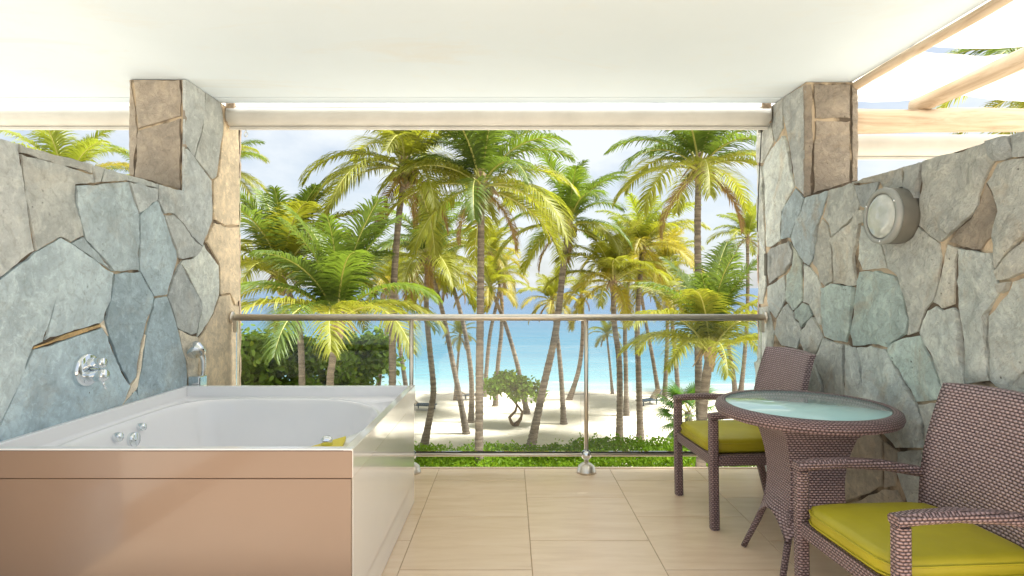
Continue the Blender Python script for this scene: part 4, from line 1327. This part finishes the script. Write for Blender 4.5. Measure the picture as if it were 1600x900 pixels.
# fan palm
def fan_palm():
    rnd = random.Random(4)
    d = 20; p = at(1076, 450, d); p.z = SAND_Z
    root = empty('fan_palm', p, 0, 'bushy green fan palm on the sand behind the far armchair', 'fan palm')
    m = MB(); m.tube([(0, 0, -.05), (.05, 0, .8), (0, .05, 1.7)], [.16, .14, .12], 9); m.build('trunk', M_BARK, root)
    meshes = []
    for v in range(3):
        m = MB(); st = .75
        m.tube([(0, 0, 0), (st*.5, 0, .04), (st, 0, 0)], .011, 5, 1)
        for i in range(26):
            a = R(-130+260*i/25); l = .62*(1-.22*abs(a)/R(130))*rnd.uniform(.9, 1.08)
            b = len(m.v)
            for s, w in ((0, .006), (.5, .022), (.8, .012)):
                q = Vector((st+math.cos(a)*l*s, math.sin(a)*l*s, -.16*s*s+.05*s)); t_ = Vector((-math.sin(a), math.cos(a), 0))*w
                m.v += [tuple(q-t_), tuple(q+t_)]
            m.v.append((st+math.cos(a)*l, math.sin(a)*l, -.17-rnd.uniform(0, .12)))
            m.face((b, b+1, b+3, b+2)); m.face((b+2, b+3, b+5, b+4)); m.face((b+4, b+5, b+6))
        meshes.append(m.mesh('fan_leaf', [M_FROND, M_RACHIS]))
    for i in range(34):
        o = link('fan_leaf', meshes[i % 3], root)
        s = (i+.5)/34
        o.location = (0, 0, 1.75-.35*s)
        o.rotation_euler = (rnd.uniform(-.3, .3), R(-75+125*s+rnd.uniform(-10, 10)), i*2.39996)
        f = rnd.uniform(.8, 1.2); o.color = (.085*f, .185*f, .035, 1)
fan_palm()

# hedge below the terrace
def hedge():
    rnd = random.Random(12)
    root = empty('hedge', (0, 15.6, SAND_Z), 0, 'low bright green hedge below the terrace edge', 'hedge')
    m = MB()
    for _ in range(62000):
        x = rnd.uniform(-7.5, 11.5); y = rnd.uniform(-1.1, 1.1)
        top = 1.58 + .10*noise.noise(Vector((x*.6, y*.6, 1))) + .09*noise.noise(Vector((x*2.2, y*2, 5))) + (.13 if x > 1.6 else .0)*min(1, max(0, (x-1.6)/.6))
        if x < 1.2: top -= .07
        z = top - abs(rnd.gauss(0, .22)) if rnd.random() < .75 else rnd.uniform(.75, top)
        if rnd.random() < .02: z = top+rnd.uniform(0, .12)
        p = Vector((x, y, z)); s = rnd.uniform(.03, .065)
        nrm = Vector((rnd.uniform(-1, 1), rnd.uniform(-1.2, .6), rnd.uniform(-.1, 1.2))).normalized()
        u = nrm.cross(Vector((rnd.uniform(-1, 1), rnd.uniform(-1, 1), .3))).normalized(); w = nrm.cross(u); b = len(m.v)
        m.v += [tuple(p-u*s), tuple(p+w*s*.55), tuple(p+u*s), tuple(p-w*s*.55)]
        m.face((b, b+1, b+2, b+3))
    o = m.build('foliage', M_HEDGE, root, fixn=False); o.color = (0.155, 0.27, 0.015, 1); o['kind'] = 'stuff'
    for i in range(40):
        m = MB(); x = -7.3+18.6*i/39; y = rnd.uniform(-.5, .5)
        m.tube([(x, y, -.1), (x+.05, y, .6), (x+rnd.uniform(-.2, .2), y+rnd.uniform(-.2, .2), 1.35)], [.03, .022, .01], 6)
        m.build('stem', M_TWIG, root)
hedge()

# ---------------------------------------------------------------- beach loungers
def lounger(px, py, rz, label, up=40):
    d = (CAMZ-SAND_Z)*FPX/(py-VY); p = at(px, py, d); p.z = SAND_Z+.02
    root = empty('beach_lounger', p, rz, label, 'lounger', 'beach loungers on the sand')
    m = MB()
    for s in (-1, 1): m.box(-1.0, .95, s*.31-.025, s*.31+.025, .27, .33)
    m.box(-1.0, -.95, -.285, .285, .275, .325); m.box(.90, .95, -.285, .285, .275, .325)
    m.build('frame', M_BLUE, root, .006)
    for x in (-.85, .25, .85):
        for s in (-1, 1):
            m = MB(); m.box(x-.03, x+.03, s*.31-.022, s*.31+.022, -.03, .268); m.build('leg', M_BLUE, root, .006)
    for i in range(9):
        m = MB(); x = -.92+i*.128; m.box(x, x+.10, -.283, .283, .331, .349); m.build('slat', M_BLUE, root)
    m = MB(); a = R(up); c, s_ = math.cos(a), math.sin(a); L = .82
    for t0, t1 in [(k*.135, k*.135+.105) for k in range(6)]:
        m2 = MB(); b = []
        for (q, h) in ((t0, 0), (t1, 0), (t1, .02), (t0, .02)):
            b.append((.24+q*c-h*s_, .345+q*s_+h*c))
        m2.v = [(x, -.283, z) for x, z in b]+[(x, .283, z) for x, z in b]
        for f in ((0,1,2,3), (7,6,5,4), (0,4,5,1), (1,5,6,2), (2,6,7,3), (3,7,4,0)): m2.face(f)
        m2.build('back_slat', M_SLING, root)
    for s in (-1, 1):
        m = MB(); m.tube([(.24, s*.30, .33), (.24+L*c, s*.30, .33+L*s_)], .022, 6); m.build('back_rail', M_BLUE, root)
    root.scale = (.78, .78, .78)
    return root
lounger(1016, 632, R(28), 'beach lounger with raised tan back, near the fan palm', 48)
lounger(657, 640, R(170), 'dark beach lounger at the right end of the bathtub', 38)
lounger(733, 624, R(190), 'dark beach lounger by the water behind the central palm', 20)
